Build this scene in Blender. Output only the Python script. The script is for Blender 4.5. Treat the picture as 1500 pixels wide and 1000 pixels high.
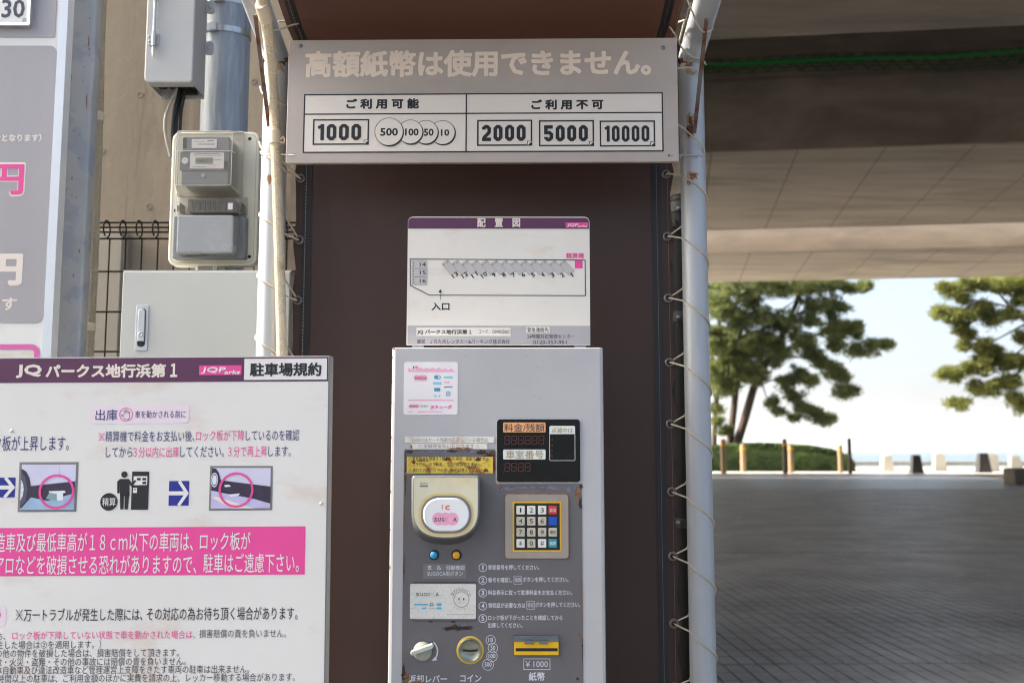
import bpy, math, random
from mathutils import Vector, Matrix, noise
random.seed(7)
SC = bpy.context.scene
COL = SC.collection
for o in list(bpy.data.objects): bpy.data.objects.remove(o)
R = math.radians

# ------------------------------------------------------------------ camera
CAMZ = 1.3; F = 1458.0; PITCH = R(6.26)
cam_d = bpy.data.cameras.new('camera'); cam = bpy.data.objects.new('camera', cam_d); COL.objects.link(cam)
cam.location = (0, 0, CAMZ); cam.rotation_euler = (R(90) + PITCH, 0, 0)
cam_d.lens = 35.0; cam_d.sensor_width = 36.0; cam_d.clip_start = 0.05; cam_d.clip_end = 40000
cam_d.dof.use_dof = True; cam_d.dof.focus_distance = 2.12; cam_d.dof.aperture_fstop = 4.8
SC.camera = cam
# ------------------------------------------------------------------ light
SUN_EL = 42.0; BR = R(6.7)                     # the sun stands to the left, in line with the elevated road
sd = Vector((-math.cos(BR) * math.cos(R(SUN_EL)), math.sin(BR) * math.cos(R(SUN_EL)), math.sin(R(SUN_EL))))
world = bpy.data.worlds.new('World'); SC.world = world; world.use_nodes = True
nt = world.node_tree; nt.nodes.clear()
sky = nt.nodes.new('ShaderNodeTexSky'); sky.sky_type = 'NISHITA'; sky.sun_disc = False
sky.sun_elevation = R(SUN_EL); sky.sun_rotation = math.atan2(sd.x, sd.y); sky.dust_density = 6.0; sky.air_density = 0.5; sky.ozone_density = 0.4
bg = nt.nodes.new('ShaderNodeBackground'); bg.inputs['Strength'].default_value = 0.15
ow = nt.nodes.new('ShaderNodeOutputWorld')
tint = nt.nodes.new('ShaderNodeMix'); tint.data_type = 'RGBA'; tint.blend_type = 'MULTIPLY'; tint.inputs[0].default_value = 1.0; tint.inputs[7].default_value = (1.0, 1.035, 0.95, 1)   # colour balance on the skylight: a little less blue
nt.links.new(sky.outputs[0], tint.inputs[6]); nt.links.new(tint.outputs[2], bg.inputs[0]); nt.links.new(bg.outputs[0], ow.inputs[0])
sl = bpy.data.lights.new('sun', 'SUN'); sl.energy = 3.2; sl.angle = R(0.53); sl.color = (1.0, 0.94, 0.84)
sun = bpy.data.objects.new('sun', sl); COL.objects.link(sun); sun.location = sd * 30
sun.rotation_euler = sd.to_track_quat('Z', 'Y').to_euler()
vs = SC.view_settings; vs.view_transform = 'Standard'; vs.look = 'None'; vs.exposure = 1.92; vs.gamma = 1.0; vs.use_curve_mapping = False
SC.cycles.max_bounces = 8; SC.cycles.diffuse_bounces = 4; SC.cycles.transparent_max_bounces = 12; SC.cycles.volume_bounces = 0
SC.cycles.use_denoising = True; SC.cycles.filter_width = 1.1

# ------------------------------------------------------------------ pixel -> place
def ray(px, py):
    xc = (px - 750) / F; yc = (500 - py) / F
    return Vector((xc, math.cos(PITCH) - yc * math.sin(PITCH), math.sin(PITCH) + yc * math.cos(PITCH)))
CAM = Vector((0, 0, CAMZ))
def P(px, py, Y):
    d = ray(px, py); return CAM + d * (Y / d.y)
def PZ(px, py, z):
    d = ray(px, py); return CAM + d * ((z - CAMZ) / d.z)

# ------------------------------------------------------------------ materials
def s2l(c):
    c = c / 255.0
    return c / 12.92 if c <= 0.04045 else ((c + 0.055) / 1.055) ** 2.4
def C(r, g, b): return (s2l(r), s2l(g), s2l(b), 1)
MATS = {}
def nodes(m):
    m.use_nodes = True; t = m.node_tree; return t, t.nodes['Principled BSDF']
def ramp(t, a, b, ca=(0, 0, 0, 1), cb=(1, 1, 1, 1)):
    r = t.nodes.new('ShaderNodeValToRGB'); r.color_ramp.elements[0].position = a; r.color_ramp.elements[1].position = b
    r.color_ramp.elements[0].color = ca; r.color_ramp.elements[1].color = cb; return r
def noise_n(t, scale, detail=4, rough=0.55, stretch=(1, 1, 1), off=(0, 0, 0), coord='Object', dist=0):
    tc = t.nodes.new('ShaderNodeTexCoord'); mp = t.nodes.new('ShaderNodeMapping')
    mp.inputs['Scale'].default_value = stretch; mp.inputs['Location'].default_value = off
    n = t.nodes.new('ShaderNodeTexNoise'); n.inputs['Scale'].default_value = scale; n.inputs['Detail'].default_value = detail
    n.inputs['Roughness'].default_value = rough; n.inputs['Distortion'].default_value = dist
    t.links.new(tc.outputs[coord], mp.inputs[0]); t.links.new(mp.outputs[0], n.inputs['Vector']); return n
def mixc(t, fac, a, b):
    mx = t.nodes.new('ShaderNodeMix'); mx.data_type = 'RGBA'
    for s, v in ((mx.inputs[0], fac), (mx.inputs[6], a), (mx.inputs[7], b)):
        if hasattr(v, 'is_linked'): t.links.new(v, s)
        else: s.default_value = v
    return mx.outputs[2]
def M(name, col, rough=0.5, metal=0.0, var=0.0, vscale=6, stretch=(1, 1, 1), stain=None, bump=0.0, bscale=200, spec=0.5, speck=None, coat=0):
    """stain=(colour, scale, lo, hi, stretch, strength) ; several allowed as list"""
    if name in MATS: return MATS[name]
    m = bpy.data.materials.new(name); t, b = nodes(m)
    b.inputs['Roughness'].default_value = rough; b.inputs['Metallic'].default_value = metal
    b.inputs['Specular IOR Level'].default_value = spec
    if coat: b.inputs['Coat Weight'].default_value = coat; b.inputs['Coat Roughness'].default_value = 0.15
    cur = col
    if var:
        n = noise_n(t, vscale, 5, 0.6, stretch)
        dk = tuple(c * (1 - var) for c in col[:3]) + (1,); lt = tuple(min(1, c * (1 + var)) for c in col[:3]) + (1,)
        r = ramp(t, 0.3, 0.7, dk, lt); t.links.new(n.outputs[0], r.inputs[0]); cur = r.outputs[0]
        rr = ramp(t, 0.2, 0.8, (rough * 0.8,) * 3 + (1,), (min(1, rough * 1.25),) * 3 + (1,)); t.links.new(n.outputs[0], rr.inputs[0]); t.links.new(rr.outputs[0], b.inputs['Roughness'])
    if stain:
        for k, (sc_, ss, lo, hi, st, strg) in enumerate(stain if isinstance(stain, list) else [stain]):
            n = noise_n(t, ss, 6, 0.62, st, (3.1 * k + 1.7, 2.2, 5.5 * k)); r = ramp(t, lo, hi, (0, 0, 0, 1), (strg, strg, strg, 1))
            t.links.new(n.outputs[0], r.inputs[0]); cur = mixc(t, r.outputs[0], cur, sc_)
    if hasattr(cur, 'is_linked'): t.links.new(cur, b.inputs['Base Color'])
    else: b.inputs['Base Color'].default_value = cur
    if bump:
        n = noise_n(t, bscale, 4, 0.6, stretch if var else (1, 1, 1)); bp = t.nodes.new('ShaderNodeBump'); bp.inputs['Strength'].default_value = bump; bp.inputs['Distance'].default_value = 0.01
        t.links.new(n.outputs[0], bp.inputs['Height']); t.links.new(bp.outputs[0], b.inputs['Normal'])
    MATS[name] = m; return m

tan = C(165, 120, 75); rustc = C(105, 55, 25)
board_white = M('board_white', C(221, 218, 215), 0.42, var=0.03, vscale=3, stain=[(C(196, 160, 120), 5, 0.55, 0.76, (1, 1, 2.2), 0.5), (C(150, 95, 55), 46, 0.76, 0.83, (1.4, 1, 0.6), 0.6)])
map_white = M('map_white', C(224, 219, 212), 0.4, var=0.03, vscale=6, stain=[(C(185, 150, 110), 9, 0.58, 0.8, (1, 1, 2.5), 0.35), (C(150, 110, 65), 60, 0.76, 0.82, (1, 1, 0.6), 0.6)])
purple = M('purple_print', C(88, 42, 78), 0.4, var=0.06, vscale=20)
cream_ink = M('cream_ink', C(226, 214, 204), 0.5, var=0.05, vscale=30)
pink = M('pink_ink', C(228, 72, 150), 0.42, var=0.04, vscale=6)
pinkpale = M('pale_pink_ink', C(228, 212, 222), 0.45)
navy = M('navy_ink', C(40, 40, 110), 0.5)
blue_arrow = M('blue_ink', C(28, 40, 140), 0.45)
black_ink = M('black_ink', C(28, 28, 32), 0.45)
grey_ink = M('grey_ink', C(75, 68, 75), 0.5)
frame_ink = M('grey_frame_ink', C(125, 122, 120), 0.5)
white_ink = M('white_ink', C(226, 222, 222), 0.5)
panel_edge = M('panel_edge_grey', C(110, 112, 115), 0.5, 0.3, var=0.1, vscale=30)
sign_grey = M('sign_grey', C(184, 171, 161), 0.36, 0.25, var=0.05, vscale=4, stain=(C(150, 136, 126), 5, 0.5, 0.8, (0.5, 1, 2), 0.35), bump=0.01, bscale=900)
sign_title = M('sign_title_faded', C(232, 214, 196), 0.45, var=0.05, vscale=25)
sign_table = M('sign_table_white', C(226, 217, 209), 0.42, var=0.03, vscale=4)
machine_paint = M('machine_paint', C(188, 186, 188), 0.38, 0.1, var=0.03, vscale=5, stain=[(C(150, 95, 50), 70, 0.79, 0.83, (1, 1, 1), 0.7), (C(150, 150, 158), 3, 0.45, 0.8, (1, 1, 0.5), 0.35)], bump=0.012, bscale=700)
panel_dark = M('panel_dark', C(104, 100, 102), 0.45, 0.1, var=0.07, vscale=4, stain=[(C(124, 120, 121), 2.2, 0.45, 0.75, (2, 1, 0.6), 0.4), (C(90, 50, 30), 55, 0.77, 0.82, (1, 1, 0.8), 0.8)], bump=0.02, bscale=500)
rust = M('rust', C(84, 46, 30), 0.85, var=0.35, vscale=60, stain=(C(150, 84, 38), 90, 0.5, 0.7, (1, 1, 1), 0.8), bump=0.3, bscale=300)
rust_light = M('rust_light', C(140, 94, 62), 0.8, var=0.3, vscale=60, bump=0.2, bscale=300)
rust_dark = M('rust_dark', C(60, 40, 36), 0.8, var=0.3, vscale=80, bump=0.4, bscale=260)
bare_primer = M('worn_primer', C(118, 120, 138), 0.4, 0.2, var=0.2, vscale=90, bump=0.3, bscale=200)
glass_black = M('display_black', C(12, 12, 14), 0.22, spec=0.4)
seg_red = M('segment_dark_red', C(78, 30, 26), 0.4)
orange_lbl = M('orange_label', C(240, 170, 110), 0.45)
white_lbl = M('white_label', C(222, 228, 226), 0.45)
gold_ink = M('gold_ink', C(168, 140, 80), 0.5)
steel_plate = M('brushed_plate', C(172, 160, 150), 0.35, 0.6, var=0.08, vscale=5, stretch=(3, 1, 1))
yellow_pl = M('yellow_plastic', C(232, 180, 20), 0.45, var=0.05, vscale=20)
black_pl = M('black_plastic', C(34, 34, 36), 0.45, var=0.1, vscale=30)
key_white = M('key_white', C(228, 226, 216), 0.4)
key_ivory = M('key_ivory', C(196, 188, 168), 0.45, var=0.12, vscale=120)
key_red = M('key_red', C(205, 50, 50), 0.4, var=0.08, vscale=100); key_blue = M('key_blue', C(10, 80, 190), 0.4); key_teal = M('key_teal', C(40, 150, 165), 0.4, var=0.1, vscale=100)
reader_grey = M('reader_grey', C(98, 98, 96), 0.32, 0.2, var=0.08, vscale=20)
reader_rim = M('reader_rim', C(130, 132, 132), 0.3, 0.4)
reader_cream = M('reader_cream', C(224, 217, 188), 0.4, var=0.04, vscale=20, stain=(C(222, 190, 120), 18, 0.5, 0.75, (1, 1, 1), 0.5))
pad_white = M('pad_white', C(240, 239, 238), 0.3)
logo_pink = M('logo_pink', C(245, 170, 200), 0.45); logo_dark = M('logo_dark', C(70, 45, 60), 0.5)
btn_blue = M('button_blue', C(60, 150, 190), 0.3); btn_amber = M('button_amber', C(235, 165, 30), 0.3)
lbl_grey = M('label_grey', C(120, 117, 116), 0.45)
panel_text = M('panel_white_ink', C(214, 214, 222), 0.5)
sticker_white = M('sticker_white', C(238, 232, 234), 0.35, var=0.02, vscale=20)
yellow_stk = M('yellow_sticker', C(225, 195, 75), 0.45, var=0.06, vscale=25, stain=[(C(150, 85, 30), 42, 0.55, 0.68, (1, 1, 1), 0.95), (C(45, 32, 28), 50, 0.70, 0.76, (1, 1, 1), 0.9)])
stain_stk = M('stained_sticker', C(232, 228, 222), 0.45, var=0.03, vscale=20, stain=(C(200, 130, 70), 28, 0.54, 0.75, (1, 1, 1), 0.8))
faded_ink = M('faded_ink', C(150, 140, 128), 0.5)
lever_grey = M('lever_grey', C(196, 198, 184), 0.4, var=0.05, vscale=40)
coin_metal = M('coin_metal', C(150, 152, 140), 0.3, 0.85, var=0.12, vscale=40)
bill_steel = M('bill_steel', C(120, 128, 134), 0.35, 0.7, var=0.1, vscale=40)
galv = M('galvanised_steel', C(180, 183, 188), 0.48, 0.3, var=0.07, vscale=9, stretch=(1, 1, 0.35), stain=[(C(190, 197, 208), 40, 0.55, 0.75, (1, 1, 0.15), 0.4), (C(150, 95, 55), 16, 0.74, 0.8, (1, 1, 1), 0.8)], bump=0.02, bscale=300)
galv_dull = M('galvanised_column', C(160, 164, 171), 0.6, 0.2, var=0.1, vscale=7, stain=[(C(140, 148, 166), 11, 0.52, 0.6, (1, 1, 1), 0.7), (C(160, 135, 105), 40, 0.70, 0.74, (1, 1, 1), 0.8)], bump=0.03, bscale=120)
galv_pole = M('galvanised_utility_pole', C(152, 159, 168), 0.5, 0.25, var=0.16, vscale=10, stretch=(2, 2, 0.5), stain=[(C(195, 202, 210), 22, 0.5, 0.7, (3, 3, 0.25), 0.6)], bump=0.05, bscale=160)
stainless = M('stainless_band', C(196, 196, 194), 0.3, 0.8, var=0.1, vscale=60)
alu = M('aluminium_frame', C(208, 212, 218), 0.4, 0.4, var=0.04, vscale=10)
price_grey = M('price_board_grey', C(163, 159, 163), 0.45, var=0.04, vscale=3, stretch=(3, 1, 0.3))
price_white = M('price_board_white', C(222, 220, 217), 0.45, var=0.03, vscale=4, stain=(C(205, 180, 145), 9, 0.56, 0.72, (0.6, 1, 2), 0.6))
box_grey = M('box_grey', C(178, 177, 175), 0.42, var=0.03, vscale=10)
cab_grey = M('cabinet_grey', C(190, 190, 184), 0.4, 0.1, var=0.02, vscale=6, bump=0.01, bscale=600)
hollow = M('dark_interior', C(38, 38, 38), 0.8, var=0.3, vscale=40)
rust_halo = M('rust_halo', C(176, 148, 116), .7, var=.1, vscale=40)
cable_black = M('cable_black', C(30, 32, 34), 0.5); cable_grey = M('cable_grey', C(150, 145, 136), 0.6)
conduit_beige = M('conduit_beige', C(220, 206, 182), 0.5, var=0.07, vscale=12, stain=(C(150, 110, 60), 14, 0.64, 0.74, (1, 1, 1), 0.7))
conduit_grey = M('conduit_grey_beige', C(178, 168, 150), 0.6, var=0.08, vscale=12)
meter_base = M('meter_base_beige', C(226, 221, 202), 0.5, var=0.03, vscale=12)
meter_grey = M('meter_grey', C(128, 130, 134), 0.4, var=0.04, vscale=20)
meter_cover = M('meter_lower_cover', C(150, 151, 152), 0.25, var=0.05, vscale=14, coat=0.3)
lcd = M('lcd_green', C(140, 148, 128), 0.3)
cord_m = M('lacing_cord', C(205, 192, 172), 0.8, var=0.12, vscale=60, bump=0.3, bscale=900)
wire_black = M('fence_black', C(11, 11, 12), 0.5, spec=.25)
sheet_seam = M('sheet_seam_black', C(26, 27, 32), 0.55)
stitch_m = M('stitching', C(150, 128, 115), 0.8)
eyelet_m = M('eyelet_metal', C(120, 118, 116), 0.45, 0.6)
for mm_ in (rust, rust_light, rust_dark, bare_primer, rust_halo):   # ragged edges: the patch breaks up into specks
    t = mm_.node_tree; b = t.nodes['Principled BSDF']; n = noise_n(t, 160, 5, .7, off=(3, 1, 8)); r = ramp(t, .36, .5); t.links.new(n.outputs[0], r.inputs[0]); t.links.new(r.outputs[0], b.inputs['Alpha'])
# fabric with a little light coming through
m = bpy.data.materials.new('brown_awning'); t, b = nodes(m)
n = noise_n(t, 2.5, 5, 0.6, (1, 1, 0.4)); r = ramp(t, 0.3, 0.7, C(58, 43, 39), C(66, 49, 43)); t.links.new(n.outputs[0], r.inputs[0])
n3 = noise_n(t, 380, 2, 0.5); r3 = ramp(t, 0.70, 0.76, (0, 0, 0, 1), (.35, .35, .35, 1)); t.links.new(n3.outputs[0], r3.inputs[0])
t.links.new(mixc(t, r3.outputs[0], r.outputs[0], C(110, 90, 80)), b.inputs['Base Color'])
b.inputs['Roughness'].default_value = 0.5; b.inputs['Specular IOR Level'].default_value = 0.35
n2 = noise_n(t, 3.0, 3, 0.5, (1, 1, 0.5)); bp = t.nodes.new('ShaderNodeBump'); bp.inputs['Strength'].default_value = 0.35; bp.inputs['Distance'].default_value = 0.05
t.links.new(n2.outputs[0], bp.inputs['Height']); t.links.new(bp.outputs[0], b.inputs['Normal'])
tr = t.nodes.new('ShaderNodeBsdfTranslucent'); tr.inputs[0].default_value = C(120, 78, 62)
ms = t.nodes.new('ShaderNodeMixShader'); ms.inputs[0].default_value = 0.04
t.links.new(b.outputs[0], ms.inputs[1]); t.links.new(tr.outputs[0], ms.inputs[2]); t.links.new(ms.outputs[0], t.nodes['Material Output'].inputs[0])
fabric = m
# clear plastic
m = bpy.data.materials.new('clear_plastic'); t, b = nodes(m)
b.inputs['Base Color'].default_value = C(200, 196, 186); b.inputs['Roughness'].default_value = 0.12
trn = t.nodes.new('ShaderNodeBsdfTransparent'); trn.inputs[0].default_value = (0.93, 0.92, 0.9, 1)
fr_ = t.nodes.new('ShaderNodeLayerWeight'); fr_.inputs[0].default_value = 0.35
mr = t.nodes.new('ShaderNodeMapRange'); mr.inputs[3].default_value = 0.15; mr.inputs[4].default_value = 0.7
t.links.new(fr_.outputs['Facing'], mr.inputs[0])
ms = t.nodes.new('ShaderNodeMixShader'); t.links.new(mr.outputs[0], ms.inputs[0]); t.links.new(trn.outputs[0], ms.inputs[1]); t.links.new(b.outputs[0], ms.inputs[2])
t.links.new(ms.outputs[0], t.nodes['Material Output'].inputs[0]); clear_pl = m
# concrete
def concrete(name, col, board=None, stainc=None, ss=0.4, stretch=(1, 1, 1), lo=.45, hi=.75, st=.6):
    m = bpy.data.materials.new(name); t, b = nodes(m); b.inputs['Roughness'].default_value = 0.88
    n = noise_n(t, 1.3, 8, 0.65, stretch); r = ramp(t, 0.3, 0.72, tuple(c * .82 for c in col[:3]) + (1,), tuple(c * 1.15 for c in col[:3]) + (1,)); t.links.new(n.outputs[0], r.inputs[0])
    cur = r.outputs[0]
    if stainc:
        n2 = noise_n(t, ss, 7, 0.65, stretch, (4, 9, 2), dist=0.6); r2 = ramp(t, lo, hi, (0, 0, 0, 1), (st, st, st, 1)); t.links.new(n2.outputs[0], r2.inputs[0]); cur = mixc(t, r2.outputs[0], cur, stainc)
    n3 = noise_n(t, 14, 6, 0.7); bp = t.nodes.new('ShaderNodeBump'); bp.inputs['Strength'].default_value = 0.35; bp.inputs['Distance'].default_value = 0.02
    t.links.new(n3.outputs[0], bp.inputs['Height']); t.links.new(bp.outputs[0], b.inputs['Normal'])
    t.links.new(cur, b.inputs['Base Color']); return m
pier_m = concrete('pier_concrete', C(160, 143, 121), None, C(92, 74, 60), 1.5, (2.6, 1, 0.28), .48, .64, .75)
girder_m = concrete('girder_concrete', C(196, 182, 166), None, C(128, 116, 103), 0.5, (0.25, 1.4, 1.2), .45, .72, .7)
girder_l = concrete('girder_lit_concrete', C(214, 196, 176), None, C(160, 144, 128), 0.5, (0.25, 1.4, 1.2), .5, .8, .6)  # paler copy of the girder concrete, skylight on the edge put into the colour
girder_d = concrete('girder_shaded_concrete', C(172, 158, 143), None, C(112, 101, 90), 0.6, (0.35, 1, 1.1), .42, .7, .6)  # darker copy of the girder concrete, the near face's shade put into the colour

# ------------------------------------------------------------------ mesh builder
_tcache = {}
_tc = bpy.data.curves.new('tmp_text', 'FONT'); _to = bpy.data.objects.new('tmp_text', _tc); COL.objects.link(_to)
def text_mesh(s, bold, res=2):
    k = (s, bold)
    if k not in _tcache:
        _tc.body = s; _tc.size = 1.0; _tc.offset = 0; _tc.resolution_u = res; _tc.fill_mode = 'BOTH' if False else 'FRONT'
        bpy.context.view_layer.update()
        dg = bpy.context.evaluated_depsgraph_get(); me = _to.evaluated_get(dg).to_mesh()
        vs_ = [(v.co.x, v.co.y) for v in me.vertices]; fs = [tuple(p.vertices) for p in me.polygons]
        _to.evaluated_get(dg).to_mesh_clear()
        _tcache[k] = (vs_, fs)
        if bold > 0: _tcache[k] = (vs_, fs)
    return _tcache[k]
def outline_inset(pts, d):
    n = len(pts); out = []
    for i in range(n):
        p0 = Vector(pts[i - 1]); p1 = Vector(pts[i]); p2 = Vector(pts[(i + 1) % n])
        e1 = (p1 - p0); e2 = (p2 - p1)
        if e1.length < 1e-9 or e2.length < 1e-9: out.append(tuple(p1)); continue
        e1.normalize(); e2.normalize(); n1 = Vector((-e1.y, e1.x)); n2 = Vector((-e2.y, e2.x)); b_ = n1 + n2
        if b_.length < 1e-6: out.append(tuple(p1)); continue
        b_.normalize(); out.append(tuple(p1 + b_ * (d / max(0.4, b_.dot(n1)))))
    return out
def rr(x0, z0, x1, z1, r, seg=5, rs=None):
    """rounded rectangle, anticlockwise; rs = radii bl, br, tr, tl"""
    rs = rs or (r, r, r, r); out = []
    for (cx, cz, a0, q) in ((x0, z0, 180, 0), (x1, z0, 270, 1), (x1, z1, 0, 2), (x0, z1, 90, 3)):
        q_ = rs[q]; sx = 1 if cx == x0 else -1; sz = 1 if cz == z0 else -1
        if q_ <= 0: out.append((cx, cz)); continue
        for k in range(seg + 1):
            a = R(a0 + 90 * k / seg); out.append((cx + sx * q_ + q_ * math.cos(a), cz + sz * q_ + q_ * math.sin(a)))
    return out
def ell(cx, cz, rx, rz=None, seg=28, a0=0, a1=360):
    rz = rz or rx; full = abs(a1 - a0) >= 360; n = seg if full else seg + 1
    return [(cx + rx * math.cos(R(a0 + (a1 - a0) * k / seg)), cz + rz * math.sin(R(a0 + (a1 - a0) * k / seg))) for k in range(n)]
class MB:
    def __init__(s): s.v = []; s.f = []; s.m = []; s.sm = []; s.mats = []
    def mi(s, mat):
        if mat not in s.mats: s.mats.append(mat)
        return s.mats.index(mat)
    def add(s, vs_, fs, mat, smooth=False):
        o = len(s.v); s.v += [tuple(x) for x in vs_]; k = s.mi(mat)
        for f in fs: s.f.append(tuple(i + o for i in f)); s.m.append(k); s.sm.append(smooth)
        return s
    def box(s, x0, x1, y0, y1, z0, z1, mat):
        v = [(x, y, z) for z in (z0, z1) for y in (y0, y1) for x in (x0, x1)]
        return s.add(v, [(0, 2, 3, 1), (4, 5, 7, 6), (0, 1, 5, 4), (2, 6, 7, 3), (0, 4, 6, 2), (1, 3, 7, 5)], mat)
    def prism(s, pts, yf, yb, mat, bev=0.0, matside=None, smooth=False, back=True):
        """outline in x,z; front cap at yf (towards -y), back at yb"""
        n = len(pts)
        fr = outline_inset(pts, bev) if bev else pts
        rings = [[(x, yf, z) for x, z in fr]]
        if bev: rings.append([(x, yf + bev * .3, z) for x, z in outline_inset(pts, bev * .3)]); rings.append([(x, yf + bev, z) for x, z in pts])
        rings.append([(x, yb, z) for x, z in pts])
        s.add(rings[0], [tuple(range(n))], mat)
        for a, b_ in zip(rings, rings[1:]):
            s.add(a + b_, [(i, i + n, (i + 1) % n + n, (i + 1) % n) for i in range(n)], matside or mat, smooth)
        if back: s.add(rings[-1], [tuple(reversed(range(n)))], matside or mat)
        return s
    def flat(s, pts, y, mat): return s.add([(x, y, z) for x, z in pts], [tuple(range(len(pts)))], mat)
    def ring(s, outer, inner, y, mat, y2=None):
        n = len(outer); s.add([(x, y, z) for x, z in outer] + [(x, y if y2 is None else y2, z) for x, z in inner], [(i, (i + 1) % n, (i + 1) % n + n, i + n) for i in range(n)], mat); return s
    def stroke(s, pts, w, y, mat, closed=False):
        n = len(pts); L = []; Rr = []
        for i in range(n):
            p = Vector(pts[i]); a = Vector(pts[i - 1]) if (i > 0 or closed) else p; b_ = Vector(pts[(i + 1) % n]) if (i < n - 1 or closed) else p
            d1 = (p - a); d2 = (b_ - p)
            if d1.length < 1e-9: d1 = d2.copy()
            if d2.length < 1e-9: d2 = d1.copy()
            d1.normalize(); d2.normalize(); n1 = Vector((-d1.y, d1.x)); n2 = Vector((-d2.y, d2.x)); nn = (n1 + n2)
            nn = nn.normalized() if nn.length > 1e-6 else n1
            o = nn * (w / 2 / max(0.5, nn.dot(n1))); L.append(p + o); Rr.append(p - o)
        vs_ = [(p.x, y, p.y) for p in L] + [(p.x, y, p.y) for p in Rr]
        rng = range(n) if closed else range(n - 1)
        s.add(vs_, [(i + n, (i + 1) % n + n, (i + 1) % n, i) for i in rng], mat); return s
    def tube(s, path, r, mat, seg=10, cap=True, radii=None, smooth=True):
        path = [Vector(p) for p in path]; n = len(path); up = None; rings = []
        for i, p in enumerate(path):
            d = (path[min(i + 1, n - 1)] - path[max(i - 1, 0)]).normalized()
            if up is None: up = d.orthogonal().normalized()
            else:
                up = up - d * up.dot(d); up = up.normalized() if up.length > 1e-6 else d.orthogonal().normalized()
            sd_ = d.cross(up); rad = radii[i] if radii else r
            rings.append([p + (up * math.cos(2 * math.pi * k / seg) + sd_ * math.sin(2 * math.pi * k / seg)) * rad for k in range(seg)])
        vs_ = [v for g in rings for v in g]
        fs = [(i * seg + k, i * seg + (k + 1) % seg, (i + 1) * seg + (k + 1) % seg, (i + 1) * seg + k) for i in range(n - 1) for k in range(seg)]
        s.add(vs_, fs, mat, smooth)
        if cap: s.add(rings[0], [tuple(reversed(range(seg)))], mat); s.add(rings[-1], [tuple(range(seg))], mat)
        return s
    def lathe_y(s, cx, cz, prof, mat, seg=28, smooth=True, cap=False):
        """prof = [(radius, y)] around an axis along y"""
        rings = [[(cx + r_ * math.cos(2 * math.pi * k / seg), y, cz + r_ * math.sin(2 * math.pi * k / seg)) for k in range(seg)] for r_, y in prof]
        vs_ = [v for g in rings for v in g]
        s.add(vs_, [(i * seg + k, (i + 1) * seg + k, (i + 1) * seg + (k + 1) % seg, i * seg + (k + 1) % seg) for i in range(len(prof) - 1) for k in range(seg)], mat, smooth)
        s.add(rings[-1], [tuple(reversed(range(seg)))], mat) if cap and prof[-1][0] > 1e-6 else None
        return s
    def text(s, str_, cx, cz, w, h, y, mat, bold=0.0, rot=0.0, shear=0.0):
        vs_, fs = text_mesh(str_, 0)
        if not vs_: return s
        xs = [a for a, _ in vs_]; ys = [b_ for _, b_ in vs_]; x0, x1, y0, y1 = min(xs), max(xs), min(ys), max(ys)
        sx = w / (x1 - x0) if w else h / (y1 - y0); sy = h / (y1 - y0) if h else sx
        bw = bold if bold > 0 else 0          # heavier weight: the glyph struck several times, a hair apart
        strikes = [(0, 0)]
        if bw: nst = 4 if bw < .012 else (8 if bw < .03 else 12); strikes = [(math.cos(2 * math.pi * (j + .5) / nst) * bw, math.sin(2 * math.pi * (j + .5) / nst) * bw) for j in range(nst)] + ([(0, 0)] if bw > .03 else [])
        if bw: sx *= (x1 - x0) / (x1 - x0 + 2 * bw); sy *= (y1 - y0) / (y1 - y0 + 2 * bw)
        bz = min(sx, sy)
        for j, (du, dv) in enumerate(strikes):
            out = []
            for a, b_ in vs_:
                u = (a - (x0 + x1) / 2) * sx + du * bz; v_ = (b_ - (y0 + y1) / 2) * sy + dv * bz; u += v_ * shear
                u, v_ = u * math.cos(rot) - v_ * math.sin(rot), u * math.sin(rot) + v_ * math.cos(rot)
                out.append((cx + u, y - j * 4e-6, cz + v_))
            s.add(out, fs, mat)
        return s
    def digits(s, str_, x0, x1, z0, z1, w, y, mat):
        """heavy squared numerals"""
        wd = {'1': .62}; tot = sum(wd.get(c, 1) for c in str_); g = .28; un = (x1 - x0) / (tot + g * (len(str_) - 1)); x = x0; h = w / 2; c_ = w * .55
        for j, c in enumerate(str_):
            W = un * wd.get(c, 1); a, b_ = x + h, x + W - h; zt, zb = z1 - h, z0 + h; zm = (z0 + z1) / 2; yy = y - j * 1e-5
            if c == '0':
                o = [(a + c_, zt), (b_ - c_, zt), (b_, zt - c_), (b_, zb + c_), (b_ - c_, zb), (a + c_, zb), (a, zb + c_), (a, zt - c_)]; s.stroke(o, w, yy, mat, closed=True)
            elif c == '1': s.stroke([(b_, z0), (b_, z1)], w, yy, mat); s.stroke([(b_, zt - .0 * c_), (a - h, zt - w * .6)], w * .9, yy - 4e-6, mat)
            elif c == '2': s.stroke([(a, zt - 1.6 * c_), (a, zt - c_ * .8), (a + c_, zt), (b_ - c_, zt), (b_, zt - c_), (b_, zm + c_ * .8), (b_ - c_ * .3, zm), (a + c_ * .4, zb + c_ * 1.2), (a, zb)], w, yy, mat); s.stroke([(a - h, zb), (b_ + h, zb)], w, yy - 4e-6, mat)
            elif c == '5': s.stroke([(b_ + h * .8, zt), (a, zt), (a, zm + h * .4), (b_ - c_, zm + h * .4), (b_, zm - c_ * .5), (b_, zb + c_), (b_ - c_, zb), (a + c_, zb), (a, zb + c_), (a, zb + c_ * 1.5)], w, yy, mat)
            x += W + un * g
        return s
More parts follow.
